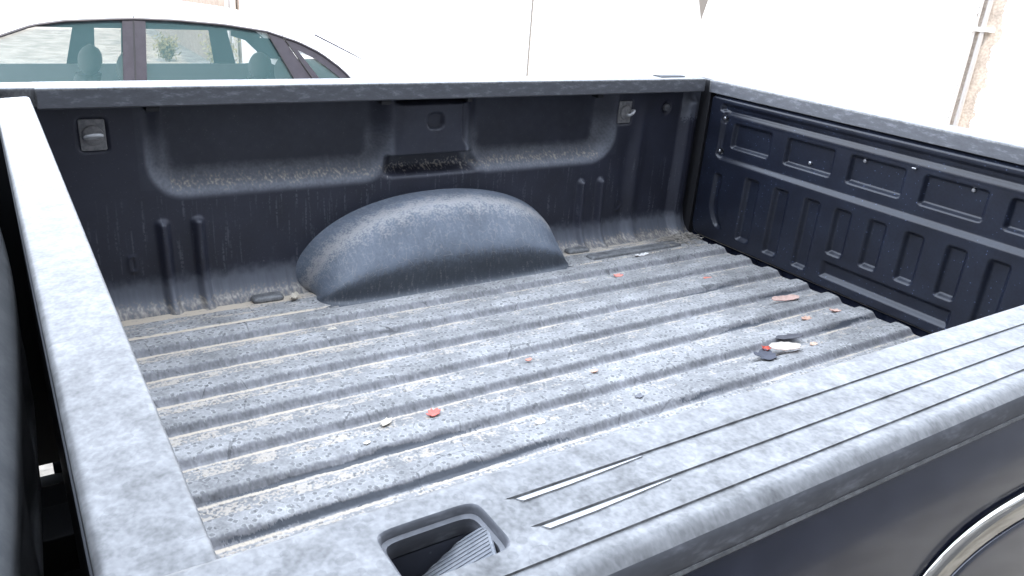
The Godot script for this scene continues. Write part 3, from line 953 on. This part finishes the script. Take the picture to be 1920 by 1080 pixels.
# ---------------------------------------------------------------- litter on the bed floor
func flake(called: String, label: String, px: Vector3, size: Vector2, turn: float, curl: float, top: Color, rim: Color, seed_: int, group := "", point := 0.0) -> void:
	var rng := RandomNumberGenerator.new(); rng.seed = seed_
	var n := 22
	var rad := []
	for k in n: rad.append(0.62 + 0.46 * rng.randf())
	if point > 0:
		for k in n:
			var a := TAU * k / n
			rad[k] = lerpf(rad[k], 0.55 + 0.45 * pow(absf(cos(a)), 1.5), point)
	var th := 0.0011
	var pt := func(k: int, r: float, off: float) -> Vector3:
		var a := TAU * k / n
		var rr: float = rad[k % n] * r
		var x := cos(a) * rr * size.x / 2
		var z := sin(a) * rr * size.y / 2
		var y := curl * (pow(z / (size.y / 2), 2) * 0.7 + pow(x / (size.x / 2), 2) * 0.5 + 0.25 * (x / size.x) * (z / size.y))
		y += sin(k * 2.3 + seed_) * 0.10 * curl * r
		return Vector3(x, y + off, z)
	var st := Soup.new(); var sb := Soup.new()
	var rs := [0.0, 0.35, 0.7, 1.0]
	var low := 1.0
	for i in 3:
		for k in n:
			var k2 := (k + 1) % n
			if i == 0:
				st.tri(pt.call(0, 0.0, th), pt.call(k, 0.35, th), pt.call(k2, 0.35, th))
				sb.tri(pt.call(0, 0.0, 0.0), pt.call(k2, 0.35, 0.0), pt.call(k, 0.35, 0.0))
			else:
				st.quad(pt.call(k, rs[i], th), pt.call(k, rs[i + 1], th), pt.call(k2, rs[i + 1], th), pt.call(k2, rs[i], th))
				sb.quad(pt.call(k, rs[i], 0.0), pt.call(k2, rs[i], 0.0), pt.call(k2, rs[i + 1], 0.0), pt.call(k, rs[i + 1], 0.0))
	for k in n:
		var k2 := (k + 1) % n
		sb.quad(pt.call(k, 1.0, th), pt.call(k, 1.0, 0.0), pt.call(k2, 1.0, 0.0), pt.call(k2, 1.0, th))
	for v in sb.v: low = minf(low, v.y)
	var m := st.mesh(50)
	sb.mesh(50, m)
	var o := MeshInstance3D.new()
	o.name = numbered(called)
	o.mesh = m
	var ma := noise_mat(top * 0.82, top * 1.12, 0.05, seed_ + 200, 0.8, 14.0, 64)
	ma.uv1_world_triplanar = false
	o.set_surface_override_material(0, ma)
	o.set_surface_override_material(1, std(rim, 0.8))
	add_child(o)
	o.position = px + Vector3(0, F - low, 0)
	o.rotation.y = turn
	tag(o, label, "scrap" if called != "dry_leaf" else "leaf", group)

func litter() -> void:
	var pink := Color(0.50, 0.20, 0.16)
	var red := Color(0.42, 0.055, 0.035)
	var pale := Color(0.52, 0.40, 0.34)
	var cream := Color(0.46, 0.41, 0.33)
	var g := "scraps lying on the ribbed load floor"
	flake("dry_leaf", "large curled pale pink dry leaf with red edge near the tailgate", Vector3(1.797, 0.0135, 0.618), Vector2(0.105, 0.048), -0.16, 0.010, Color(0.42, 0.28, 0.23), Color(0.30, 0.05, 0.035), 1, g, 0.75)
	flake("paper_scrap", "largest cream paper scrap, lying on torn dark film by the near rail", Vector3(1.522, 0.018, 0.842), Vector2(0.095, 0.062), -0.25, 0.010, Color(0.44, 0.39, 0.33), Color(0.36, 0.09, 0.06), 2, g, 0.5)
	flake("paper_scrap", "crumpled bright red scrap against the largest cream paper scrap", Vector3(1.472, 0.014, 0.825), Vector2(0.030, 0.024), 0.5, 0.012, Color(0.46, 0.07, 0.04), red, 3, g)
	flake("film_scrap", "torn grey film left of the largest cream paper scrap", Vector3(1.447, 0.0135, 0.848), Vector2(0.060, 0.060), 0.3, 0.006, Color(0.06, 0.062, 0.078), Color(0.05, 0.05, 0.06), 4, g)
	flake("film_scrap", "torn grey film right of the largest cream paper scrap", Vector3(1.590, 0.0135, 0.800), Vector2(0.090, 0.035), -0.2, 0.005, Color(0.07, 0.068, 0.075), Color(0.05, 0.05, 0.06), 5, g, 0.7)
	flake("paper_scrap", "squarish pink scrap in a groove, fourth scrap towards the wheel housing", Vector3(1.462, 0.003, 0.262), Vector2(0.036, 0.026), 0.2, 0.005, pink, red, 6, g)
	flake("paper_scrap", "folded orange red scrap halfway between pink scrap and tailgate", Vector3(1.722, 0.003, 0.392), Vector2(0.050, 0.022), -0.5, 0.006, Color(0.50, 0.17, 0.12), red, 7, g, 0.4)
	flake("paper_scrap", "small red brown scrap in a groove right of the large curled leaf", Vector3(1.888, 0.003, 0.724), Vector2(0.036, 0.024), -0.5, 0.008, Color(0.52, 0.35, 0.28), Color(0.3, 0.08, 0.05), 8, g, 0.6)
	flake("paper_scrap", "faint orange scrap in a groove between curled leaf and cream paper", Vector3(1.760, 0.003, 0.725), Vector2(0.034, 0.024), 0.1, 0.004, Color(0.48, 0.30, 0.22), Color(0.4, 0.16, 0.1), 9, g)
	flake("paper_scrap", "bright pink red scrap in the middle of the front half of the floor", Vector3(0.597, 0.003, 0.718), Vector2(0.034, 0.027), 0.4, 0.006, Color(0.55, 0.14, 0.11), red, 10, g)
	flake("paper_scrap", "tiny orange scrap at the centre of the floor, farther of two", Vector3(0.903, 0.006, 0.609), Vector2(0.020, 0.014), 0.1, 0.003, Color(0.52, 0.24, 0.17), red, 11, g)
	flake("paper_scrap", "tiny orange scrap at the centre of the floor, nearer of two", Vector3(1.016, 0.003, 0.715), Vector2(0.026, 0.014), 0.2, 0.003, Color(0.54, 0.33, 0.24), Color(0.45, 0.2, 0.12), 12, g)
	flake("paper_scrap", "oval cream scrap on the floor in front of the wheel housing", Vector3(0.552, 0.004, 0.272), Vector2(0.032, 0.017), 0.2, 0.003, cream, Color(0.15, 0.13, 0.11), 13, g)
	flake("paper_scrap", "ragged cream scrap left of the bright pink red scrap", Vector3(0.498, 0.003, 0.706), Vector2(0.034, 0.020), 0.5, 0.003, cream, cream, 14, g)
	flake("paper_scrap", "small white scrap nearest the front bulkhead cap", Vector3(0.430, 0.0135, 0.771), Vector2(0.018, 0.010), 0.3, 0.002, Color(0.62, 0.6, 0.56), cream, 15, g)
	flake("paper_scrap", "white ragged scrap on the rib beside the near rail", Vector3(0.776, 0.004, 0.842), Vector2(0.030, 0.020), 0.3, 0.003, Color(0.62, 0.6, 0.56), cream, 16, g)
	flake("metal_chip", "small dark square chip on a rib beside the near rail", Vector3(1.022, 0.013, 0.862), Vector2(0.026, 0.018), 0.3, 0.003, Color(0.14, 0.14, 0.15), Color(0.05, 0.05, 0.055), 17, g)
	flake("paper_scrap", "upturned white triangular scrap behind the wheel housing", Vector3(1.652, 0.004, 0.152), Vector2(0.060, 0.026), 0.05, 0.014, Color(0.60, 0.58, 0.55), Color(0.4, 0.3, 0.25), 18, g, 0.8)
	flake("paper_scrap", "pale bone-like sliver standing against the front of the wheel housing", Vector3(0.528, 0.006, 0.060), Vector2(0.040, 0.030), 1.1, 0.020, cream, cream, 19, g, 0.9)
	flake("paper_scrap", "faint peach scrap right of the largest cream paper scrap", Vector3(1.640, 0.003, 0.842), Vector2(0.030, 0.018), 0.2, 0.003, Color(0.53, 0.38, 0.28), Color(0.45, 0.25, 0.15), 20, g)
	# straw swept into the rear corner
	var rng := RandomNumberGenerator.new(); rng.seed = 77
	var s := Soup.new()
	for k in 260:
		var c := Vector3(1.890 + rng.randfn(0, 0.045), 0.004, 0.045 + absf(rng.randfn(0, 0.035)))
		c.x = minf(c.x, 1.965)
		var a := rng.randf() * PI
		var len := rng.randf_range(0.008, 0.03)
		var d := Vector3(cos(a), rng.randf_range(-0.05, 0.35), sin(a)) * len
		var y := rng.randf() * 0.012
		s.tube([c + Vector3(0, y, 0) - d * 0.5 + Vector3(0, absf(d.y) * 0.5, 0), c + Vector3(0, y + 0.002, 0), c + Vector3(0, y + absf(d.y) * 0.5, 0) + d * 0.5], 0.0011, 4)
	var o := part("straw_debris", s.mesh(80), M.straw, self)
	o.position.y = F
	o.set_meta("kind", "stuff")
	tag(o, "dry straw and dirt swept into the far rear corner of the bed", "straw")

# ---------------------------------------------------------------- parked car
func car_edge(x: float) -> float:
	# height of the upper edge of the side glass
	var k := [[-1.15, -0.02], [-0.75, 0.16], [-0.35, 0.285], [0.02, 0.372], [0.153, 0.42], [0.288, 0.442], [0.472, 0.454], [0.604, 0.460], [0.791, 0.457], [1.025, 0.442], [1.243, 0.413], [1.412, 0.361], [1.526, 0.307], [1.641, 0.223], [1.70, 0.160], [1.95, 0.10], [2.4, 0.05]]
	for i in k.size() - 1:
		if x <= k[i + 1][0]:
			return lerpf(k[i][1], k[i + 1][1], clampf((x - k[i][0]) / (k[i + 1][0] - k[i][0]), 0, 1))
	return 0.05

func car_crown(x: float) -> float:
	var k := [[-1.15, 0.02], [-0.75, 0.24], [-0.35, 0.40], [0.0, 0.485], [0.4, 0.508], [0.9, 0.498], [1.26, 0.462], [1.5, 0.425], [1.69, 0.345], [1.93, 0.232], [2.17, 0.110], [2.4, 0.06]]
	for i in k.size() - 1:
		if x <= k[i + 1][0]:
			return lerpf(k[i][1], k[i + 1][1], clampf((x - k[i][0]) / (k[i + 1][0] - k[i][0]), 0, 1))
	return 0.05

func side_z(y: float) -> float:
	return -2.39 - 0.3 * y

func side_pt(x: float, y: float, out := 0.0) -> Vector3:
	return Vector3(x, y, side_z(y) + out)

func strip_on_side(a: Array, b: Array, out: float, n := 8) -> Soup:
	# ruled strip between two polylines of equal length lying on the car side
	var s := Soup.new()
	for i in a.size() - 1:
		s.quad(side_pt(a[i].x, a[i].y, out), side_pt(a[i + 1].x, a[i + 1].y, out), side_pt(b[i + 1].x, b[i + 1].y, out), side_pt(b[i].x, b[i].y, out))
	return s

func car() -> void:
	var c := thing("parked_car", "white rounded sedan with grey window trim parked beyond the truck", "car", Vector3(0, F, 0))
	var zc := -3.20
	# roof and sail panels
	var rf := func(i: int, j: int) -> Vector3:
		var x := -0.40 + 2.62 * i / 110
		var t := float(j) / 40 * 2.0 - 1.0
		var e := car_edge(x) + 0.006
		var cr := car_crown(x)
		var ze := absf(side_z(e) - zc) - 0.006
		var a := absf(t)
		var y := e + (cr - e) * pow(maxf(0.0, 1.0 - pow(a, 2.6)), 0.62)
		return Vector3(x, y, zc + ze * t)
	part("roof", grid(110, 40, rf), M.white_paint, c)
	# lower body
	var bf := func(i: int, j: int) -> Vector3:
		var x := -2.55 + 5.05 * i / 80
		var fr := clampf((x + 2.55) / 0.35, 0, 1)
		var re := clampf((2.5 - x) / 0.3, 0, 1)
		var tap := sqrt(1.0 - pow(1.0 - fr, 2)) * sqrt(1.0 - pow(1.0 - re, 2))
		var a := PI * j / 40.0
		var top := 0.12 if x > -1.2 else 0.12 - 0.2 * pow((-1.2 - x) / 1.35, 2)
		var ca := cos(a)
		var hw := 0.86 * (0.55 + 0.45 * tap)
		var z := zc - signf(ca) * pow(absf(ca), 0.35) * hw
		var y := top - (1.0 - pow(sin(a), 0.35)) * 0.75 if j > 0 and j < 40 else -0.66
		if x > -0.95 and x < 1.60 and absf(z - zc) < 0.72: y = -0.55
		return Vector3(x, maxf(y, -0.66), z)
	part("body", grid(80, 40, bf), M.white_paint, c)
	var ft := Soup.new(); ft.box(Vector3(-2.50, -0.62, zc - 0.55), Vector3(-2.30, -0.1, zc + 0.55), 0.08)
	part("bumper", ft.mesh(), M.trim, c)
	# dark line of trim along the roof edge
	var path := []
	for k in 60:
		var x := -0.55 + 2.25 * k / 59.0
		path.append(side_pt(x, car_edge(x) + 0.002, 0.004))
	var s := Soup.new(); s.tube(path, 0.0075, 6)
	part("roof_trim", s.mesh(50), M.trim, c)
	var p2 := []
	for q in path: p2.append(Vector3(q.x, q.y, 2 * zc - q.z))
	s = Soup.new(); s.tube(p2, 0.0075, 6); part("roof_trim", s.mesh(50), M.trim, c)
	# seal along the rear screen
	path = []
	for k in 20:
		var x := 1.70 + 0.46 * k / 19.0
		path.append(Vector3(x, car_crown(x) + 0.006, -3.05))
	s = Soup.new(); s.tube(path, 0.007, 6); part("rear_seal", s.mesh(50), M.trim, c)
	# pillars of the near side
	var lo := 0.02
	var pa := [[Vector2(0.540, 0.458), Vector2(0.492, lo)], [Vector2(0.592, 0.462), Vector2(0.5505, lo)]]
	s = Soup.new()
	s.quad(side_pt(0.540, 0.455, 0.004), side_pt(0.5905, 0.458, 0.004), side_pt(0.5400, lo, 0.004), side_pt(0.4860, lo, 0.004))
	part("door_pillar", s.mesh(), M.trim, c)
	s = Soup.new()
	s.quad(side_pt(0.5955, 0.458, 0.004), side_pt(0.646, 0.455, 0.004), side_pt(0.5950, lo, 0.004), side_pt(0.5455, lo, 0.004))
	part("door_pillar", s.mesh(), M.trim, c)
	s = Soup.new()
	s.tube([side_pt(0.5935, 0.475, 0.003), side_pt(0.5430, lo, 0.003)], 0.004, 6)
	part("door_seal", s.mesh(), M.black, c)
	s = Soup.new()
	s.quad(side_pt(1.240, 0.412, 0.004), side_pt(1.322, 0.388, 0.004), side_pt(1.565, lo, 0.004), side_pt(1.440, lo, 0.004))
	part("rear_pillar", s.mesh(), M.trim, c)
	s = Soup.new()
	s.tube([side_pt(1.322, 0.400, 0.006), side_pt(1.565, lo, 0.006)], 0.004, 6)
	s.tube([side_pt(1.240, 0.415, 0.006), side_pt(1.440, lo, 0.006)], 0.003, 6)
	part("door_seal", s.mesh(), M.black, c)
	# frame of the little quarter light
	s = Soup.new()
	s.quad(side_pt(1.33, 0.384, 0.003), side_pt(1.372, 0.362, 0.003), side_pt(1.62, lo, 0.003), side_pt(1.57, lo, 0.003))
	var up := []; var dn := []
	for k in 9:
		var x := 1.34 + 0.345 * k / 8.0
		up.append(Vector2(x, car_edge(x) - 0.003)); dn.append(Vector2(x - 0.012, car_edge(x) - 0.034 - 0.012 * k / 8.0))
	var s2 := strip_on_side(up, dn, 0.0035)
	s.v.append_array(s2.v)
	part("quarter_frame", s.mesh(), M.trim, c)
	# glass of the near side
	var pane := func(called: String, x0: float, x1: float, b0: float, b1: float) -> void:
		var sp := Soup.new()
		for k in 12:
			var xa := lerpf(x0, x1, k / 12.0); var xb := lerpf(x0, x1, (k + 1) / 12.0)
			var ba := lerpf(b0, b1, k / 12.0); var bb := lerpf(b0, b1, (k + 1) / 12.0)
			sp.quad(side_pt(xa, car_edge(xa) - 0.004, -0.004), side_pt(xb, car_edge(xb) - 0.004, -0.004), side_pt(bb, lo, -0.004), side_pt(ba, lo, -0.004))
		part(called, sp.mesh(40), M.glass, c)
	pane.call("front_window", -0.70, 0.540, -0.85, 0.486)
	pane.call("rear_window", 0.646, 1.240, 0.596, 1.440)
	pane.call("quarter_window", 1.345, 1.66, 1.59, 1.70)
	# far side: inner lining with its window openings
	var fz := func(y: float) -> float: return -3.965 + 0.3 * y
	var fp := func(x: float, y: float) -> Vector3: return Vector3(x, y, fz.call(y))
	s = Soup.new()
	for k in 40:
		var xa := -0.40 + 2.0 * k / 40.0; var xb := -0.40 + 2.0 * (k + 1) / 40.0
		var ta := minf(0.278, car_edge(xa) - 0.05); var tb := minf(0.278, car_edge(xb) - 0.05)
		if xa > 1.36: ta = minf(ta, 0.255 - 0.3 * (xa - 1.36)); tb = minf(tb, 0.255 - 0.3 * (xb - 1.36))
		s.quad(fp.call(xa, car_edge(xa)), fp.call(xb, car_edge(xb)), fp.call(xb, tb), fp.call(xa, ta))
	s.quad(fp.call(-0.8, 0.005), fp.call(1.75, 0.012), fp.call(1.75, -0.3), fp.call(-0.8, -0.3))
	s.quad(fp.call(0.440, 0.29), fp.call(0.560, 0.29), fp.call(0.545, 0.0), fp.call(0.372, 0.0))
	s.quad(fp.call(0.715, 0.29), fp.call(0.855, 0.29), fp.call(0.850, 0.0), fp.call(0.700, 0.0))
	s.quad(fp.call(1.250, 0.29), fp.call(1.372, 0.29), fp.call(1.452, 0.0), fp.call(1.300, 0.0))
	s.quad(fp.call(1.47, 0.24), fp.call(1.80, 0.22), fp.call(1.80, 0.12), fp.call(1.60, 0.12))
	s.quad(fp.call(1.60, 0.12), fp.call(1.80, 0.12), fp.call(1.80, 0.0), fp.call(1.56, 0.0))
	s.quad(fp.call(1.44, 0.045), fp.call(1.60, 0.06), fp.call(1.60, -0.02), fp.call(1.44, -0.02))
	part("door_lining", s.mesh(40), M.interior, c)
	s = Soup.new()
	s.quad(fp.call(-0.7, 0.24) + Vector3(0, 0, -0.02), fp.call(1.62, 0.29) + Vector3(0, 0, -0.02), fp.call(1.62, -0.02) + Vector3(0, 0, -0.02), fp.call(-0.8, -0.02) + Vector3(0, 0, -0.02))
	part("far_window", s.mesh(), M.glass, c)
	# cabin floor, dash, seats
	s = Soup.new(); s.box(Vector3(-0.8, -0.56, -3.95), Vector3(1.95, -0.50, -2.45), 0.01)
	s.box(Vector3(-0.95, -0.30, -3.90), Vector3(-0.55, 0.06, -2.50), 0.05)
	s.box(Vector3(1.55, -0.2, -3.88), Vector3(2.1, 0.085, -2.55), 0.04)
	part("cabin_floor", s.mesh(40), M.interior, c)
	for q in [[0.50, -2.82, 0.0], [0.38, -3.50, -0.055], [1.36, -2.85, -0.03], [1.40, -3.55, -0.10]]:
		s = Soup.new()
		s.box(Vector3(q[0] - 0.50, -0.42, q[1] - 0.24), Vector3(q[0] - 0.02, -0.22, q[1] + 0.24), 0.06)
		var rings := []
		for k in 8:
			var t := k / 7.0
			var ring := PackedVector3Array()
			var ww := 0.23 * sin(PI * (0.25 + 0.62 * t)) + 0.02
			for n in 16:
				var a := TAU * n / 16
				ring.append(Vector3(q[0] - 0.05 + 0.13 * t + cos(a) * 0.07, -0.32 + (0.43 + q[2]) * t, q[1] + sin(a) * ww))
			rings.append(ring)
		s.loft(rings)
		var seat := part("seat", s.mesh(45), M.seat, c)
		s = Soup.new(); rings = []
		for k in 9:
			var t := k / 8.0
			var ring := PackedVector3Array()
			var e := sqrt(maxf(0.02, 1.0 - pow(t * 2 - 1, 2)))
			for n in 16:
				var a := TAU * n / 16
				ring.append(Vector3(q[0] + 0.08 + 0.03 * t + cos(a) * 0.065 * e, 0.10 + q[2] + 0.175 * t, q[1] + sin(a) * (0.05 + 0.10 * e)))
			rings.append(ring)
		s.loft(rings)
		part("headrest", s.mesh(50), M.seat, seat)
	# screens
	s = Soup.new()
	for k in 6:
		var z0 := lerpf(-2.62, -3.78, k / 6.0); var z1 := lerpf(-2.62, -3.78, (k + 1) / 6.0)
		s.quad(Vector3(-0.42, 0.36, z0), Vector3(-0.42, 0.36, z1), Vector3(-1.15, 0.02, z1), Vector3(-1.15, 0.02, z0))
	part("windscreen", s.mesh(), M.dark_glass, c)
	for q in [[-1.55, -2.36], [1.35, -2.36], [-1.55, -3.82], [1.35, -3.82]]:
		s = Soup.new()
		var cc := Vector3(q[0], -0.61, q[1] - 0.22)
		s.tube([cc, cc + Vector3(0, 0, 0.03), cc + Vector3(0, 0, 0.19), cc + Vector3(0, 0, 0.22)], [0.27, 0.31, 0.31, 0.27], 32)
		var w := part("wheel", s.mesh(30), M.rubber, c)
		s = Soup.new(); s.tube([cc + Vector3(0, 0, -0.004), cc + Vector3(0, 0, 0.224)], 0.19, 24)
		part("rim", s.mesh(30), M.steel, w)

# ---------------------------------------------------------------- place around
const C0 := Vector2(2.9, -9.3)
func wp(s: float, y: float, out := 0.0) -> Vector3:
	var D := Vector2(0.7126, 0.7015)
	var N := Vector2(-0.7015, 0.7126)
	var q := C0 + D * s + N * out
	return Vector3(q.x, y, q.y)

func surroundings() -> void:
	var gf := func(i: int, j: int) -> Vector3:
		var x := -60.0 + 120.0 * i / 120
		var z := -80.0 + 100.0 * j / 120
		return Vector3(x, 0, z)
	var gm := grid(120, 120, gf)
	var g := part("ground", gm, M.ground, self)
	g.set_meta("kind", "structure")
	# white rendered building
	var b := thing("white_building", "long white rendered building wall behind the truck", "building")
	var top := 3.6
	var s := Soup.new()
	for q in [[0.0, 4.2], [4.2, 8.4], [9.7, 13.0], [13.0, 16.5]]:
		s.quad(wp(q[0], -0.1), wp(q[1], -0.1), wp(q[1], top), wp(q[0], top))
	s.quad(wp(16.5, -0.1), wp(16.5, -0.1, -5), wp(16.5, top, -5), wp(16.5, top))
	s.quad(wp(0, top), wp(16.5, top), wp(16.5, top, -5), wp(0, top, -5))
	part("wall", s.mesh(), M.stucco, b)
	var sf := func(i: int, j: int) -> Vector3: return wp(8.4 + 1.3 * i / 4.0, -0.1 + (top + 0.1) * j / 4.0)
	part("stained_wall", grid(4, 4, sf), wall_stain_mat(), b)
	s = Soup.new()
	s.quad(Vector3(2.9, -0.1, -9.3), Vector3(2.9, top, -9.3), Vector3(2.9, top, -17), Vector3(2.9, -0.1, -17))
	part("end_wall", s.mesh(), M.stucco_tan, b)
	s = Soup.new(); s.box(Vector3(2.82, -0.05, -9.75), Vector3(2.885, top, -9.62), 0.02)
	s.box(Vector3(2.82, -0.05, -9.48), Vector3(2.885, top, -9.40), 0.02)
	part("downpipe", s.mesh(), M.pipe_light, b)
	var p := thing("drain_pipe", "thin grey vertical pipe clamped to the white wall", "pipe")
	s = Soup.new(); s.tube([wp(8.975, 0.0, 0.035), wp(8.975, 3.4, 0.035)], 0.026, 12)
	part("pipe", s.mesh(40), M.pipe, p)
	s = Soup.new(); s.tube([wp(8.905, 0.0, 0.02), wp(8.905, 3.4, 0.02)], 0.012, 10)
	part("conduit", s.mesh(40), M.pipe_light, p)
	for y in [1.46, 2.6]:
		s = Soup.new()
		for q in [[8.87, 9.09]]:
			s.quad(wp(q[0], y - 0.022, 0.066), wp(q[1], y - 0.022, 0.066), wp(q[1], y + 0.022, 0.066), wp(q[0], y + 0.022, 0.066))
			s.quad(wp(q[0], y + 0.022, 0.066), wp(q[1], y + 0.022, 0.066), wp(q[1], y + 0.022, 0.0), wp(q[0], y + 0.022, 0.0))
			s.quad(wp(q[0], y - 0.022, 0.066), wp(q[1], y - 0.022, 0.066), wp(q[1], y - 0.022, 0.0), wp(q[0], y - 0.022, 0.0))
		part("clamp", s.mesh(), M.stucco, p)
	s = Soup.new(); s.tube([wp(3.915, 0.0, 0.014), wp(3.915, 3.5, 0.014)], 0.010, 8)
	var w := part("wall_cable", s.mesh(40), M.bracket, self)
	tag(w, "thin dark cable running straight down the white wall", "cable")
	# wedge-shaped canopy bracket
	var br := thing("canopy_bracket", "pointed wedge bracket fixed high on the white wall", "bracket")
	s = Soup.new()
	var y0 := 0.37 + F; var y1 := 2.6
	var k2 := (y1 - y0) / 0.235
	var lft := wp(5.945 - 0.145 * k2, y1, 0.0); var rgt := wp(5.945 + 0.045 * k2, y1, 0.0); var mid := wp(5.945 - 0.062 * k2, y1, 0.16)
	var tip := wp(5.94, y0, 0.004)
	var tl := wp(5.895, y0 + 0.01, 0.004)
	s.quad(tl, lft, mid, tip)
	part("plate", s.mesh(), M.concrete, br)
	s = Soup.new()
	s.tri(tip, mid, rgt); s.tri(lft, rgt, mid)
	part("web", s.mesh(), M.bracket, br)  # darker colour paints the shade of this face
	# building behind the photographer whose shade lies over the truck
	var sb := thing("shading_building", "tall rendered building on the near side shading the truck", "building")
	s = Soup.new(); s.box(Vector3(-12, -0.05, 3.1), Vector3(11, 7.75, 9.0), 0.02)
	part("wall", s.mesh(), M.shade_wall, sb)
	for x in [-8.0, -4.5, -1.0, 2.5, 6.0]:
		for y in [1.2, 4.6]:
			s = Soup.new(); s.box(Vector3(x, y, 3.06), Vector3(x + 1.3, y + 1.5, 3.099), 0.01)
			var wf := part("window", s.mesh(), M.concrete, sb)
			s = Soup.new(); s.box(Vector3(x + 0.08, y + 0.08, 3.05), Vector3(x + 1.22, y + 1.42, 3.0595), 0.002)
			part("pane", s.mesh(), M.dark_glass, wf)
	# dry shrubs on the open ground
	var idx := 0
	for q in [[2.15, -13.2, 0.9, "tall rust brown dry shrub seen through the car's rear window"], [2.55, -8.9, 0.75, "thin dry shrub at the corner of the white building"], [-1.2, -14.5, 0.6, "low dry shrub on the open ground behind the car's front window"], [2.3, -11.2, 0.35, "small dry tuft beside the end wall of the white building"]]:
		var sh := thing("dry_shrub", q[3], "shrub", Vector3(q[0], 0, q[1]), "dry shrubs behind the car")
		var rng := RandomNumberGenerator.new(); rng.seed = 300 + idx
		idx += 1
		var st := Soup.new(); var lv := Soup.new()
		for k in 26:
			var a := rng.randf() * TAU
			var lean := rng.randf_range(0.1, 0.55)
			var h: float = q[2] * rng.randf_range(0.5, 1.0)
			var mid2 := Vector3(cos(a) * lean * 0.4, 0.55, sin(a) * lean * 0.4) * h
			var tip2 := Vector3(cos(a) * lean, 1.0, sin(a) * lean) * h
			st.tube([Vector3(cos(a) * 0.03, 0, sin(a) * 0.03), mid2, tip2], [0.008, 0.005, 0.002], 5)
			for n in 34:
				var t := rng.randf_range(0.25, 1.0)
				var pp: Vector3 = mid2.lerp(tip2, (t - 0.5) * 2.0) if t > 0.5 else mid2 * (t * 2.0)
				pp += Vector3(rng.randfn(0, 0.05), rng.randfn(0, 0.04), rng.randfn(0, 0.05))
				var d := Vector3(rng.randfn(0, 1), rng.randfn(0, 1), rng.randfn(0, 1)).normalized() * 0.03
				var e := d.cross(Vector3(rng.randf(), 1, rng.randf())).normalized() * 0.010
				pp.y = maxf(pp.y, 0.05)
				lv.tri(pp - d, pp + e, pp + d); lv.tri(pp - d, pp + d, pp - e)
		part("stems", st.mesh(60), M.twig, sh)
		part("foliage", lv.mesh(1), M.dry_leaf, sh)

func wall_stain_mat() -> StandardMaterial3D:
	# 1.3 m x 3.7 m of render where the paint has come off beside the pipe
	var w := 384
	var h := 1024
	var n := noise_img(w, h, 0.012, 401)
	var f := noise_img(w, h, 0.09, 409, 0, 4)
	var col := PackedByteArray(); col.resize(w * h * 3)
	for j in h:
		for i in w:
			var k := j * w + i
			var s := 8.4 + 1.3 * i / w
			var a := n[k] / 255.0
			var b := f[k] / 255.0
			var right := 9.17 + 0.14 * (a - 0.5) + 0.05 * (b - 0.5)
			var left := 8.90 + 0.05 * (b - 0.5)
			var v := 0.66 + 0.1 * a
			var c := Color(v, v * 0.99, v * 0.97)
			if s > left and s < right:
				var t := 0.8 + 0.5 * (b - 0.5) + 0.4 * (a - 0.5)
				c = Color(0.47 * t, 0.40 * t, 0.335 * t)
			elif b > 0.70 and s > left - 0.08 and s < right + 0.12: c = Color(0.46, 0.42, 0.37)
			col[k * 3] = s8(c.r); col[k * 3 + 1] = s8(c.g); col[k * 3 + 2] = s8(c.b)
	var m := std(Color(1, 1, 1), 0.9)
	m.albedo_color = Color(1, 1, 1)
	m.albedo_texture = rgb_tex(w, h, col)
	return m

# ---------------------------------------------------------------- scene
func _ready() -> void:
	var cam := Camera3D.new()
	cam.name = "camera"
	cam.position = Vector3(-0.0712, 0.8662 + F, 1.9458)
	cam.rotation = Vector3(-0.391, -0.5979, 0.0794)
	cam.fov = 39.907
	cam.near = 0.02
	cam.far = 400.0
	add_child(cam)
	cam.current = true
	var env := Environment.new()
	env.background_mode = Environment.BG_SKY
	var sky := Sky.new()
	var pm := ProceduralSkyMaterial.new()
	pm.sky_top_color = Color(0.615, 0.65, 0.705)
	pm.sky_horizon_color = Color(0.88, 0.89, 0.91)
	pm.sky_curve = 0.15
	pm.ground_bottom_color = Color(0.35, 0.31, 0.27)
	pm.ground_horizon_color = Color(0.62, 0.62, 0.62)
	pm.sky_energy_multiplier = 2.2
	pm.sun_angle_max = 0.0
	sky.sky_material = pm
	env.sky = sky
	env.tonemap_mode = Environment.TONE_MAPPER_LINEAR
	env.tonemap_exposure = 2.5
	env.sdfgi_enabled = true
	env.ssao_enabled = true
	env.ssil_enabled = true
	var we := WorldEnvironment.new()
	we.name = "world_environment"
	we.environment = env
	add_child(we)
	var sun := DirectionalLight3D.new()
	sun.name = "sun"
	sun.light_energy = 0.9
	sun.light_color = Color(1.0, 0.955, 0.89)
	sun.light_angular_distance = 0.5
	sun.shadow_enabled = true
	add_child(sun)
	sun.look_at_from_position(Vector3(0.15, 1.9, 1.0), Vector3.ZERO)

	materials()
	surroundings()
	truck = thing("pickup_truck", "dark blue pickup truck with dusty open load bed", "pickup", Vector3(0, F, 0))
	bed_floor()
	side_walls()
	rails()
	tailgate()
	tie_downs()
	body()
	car()
	litter()
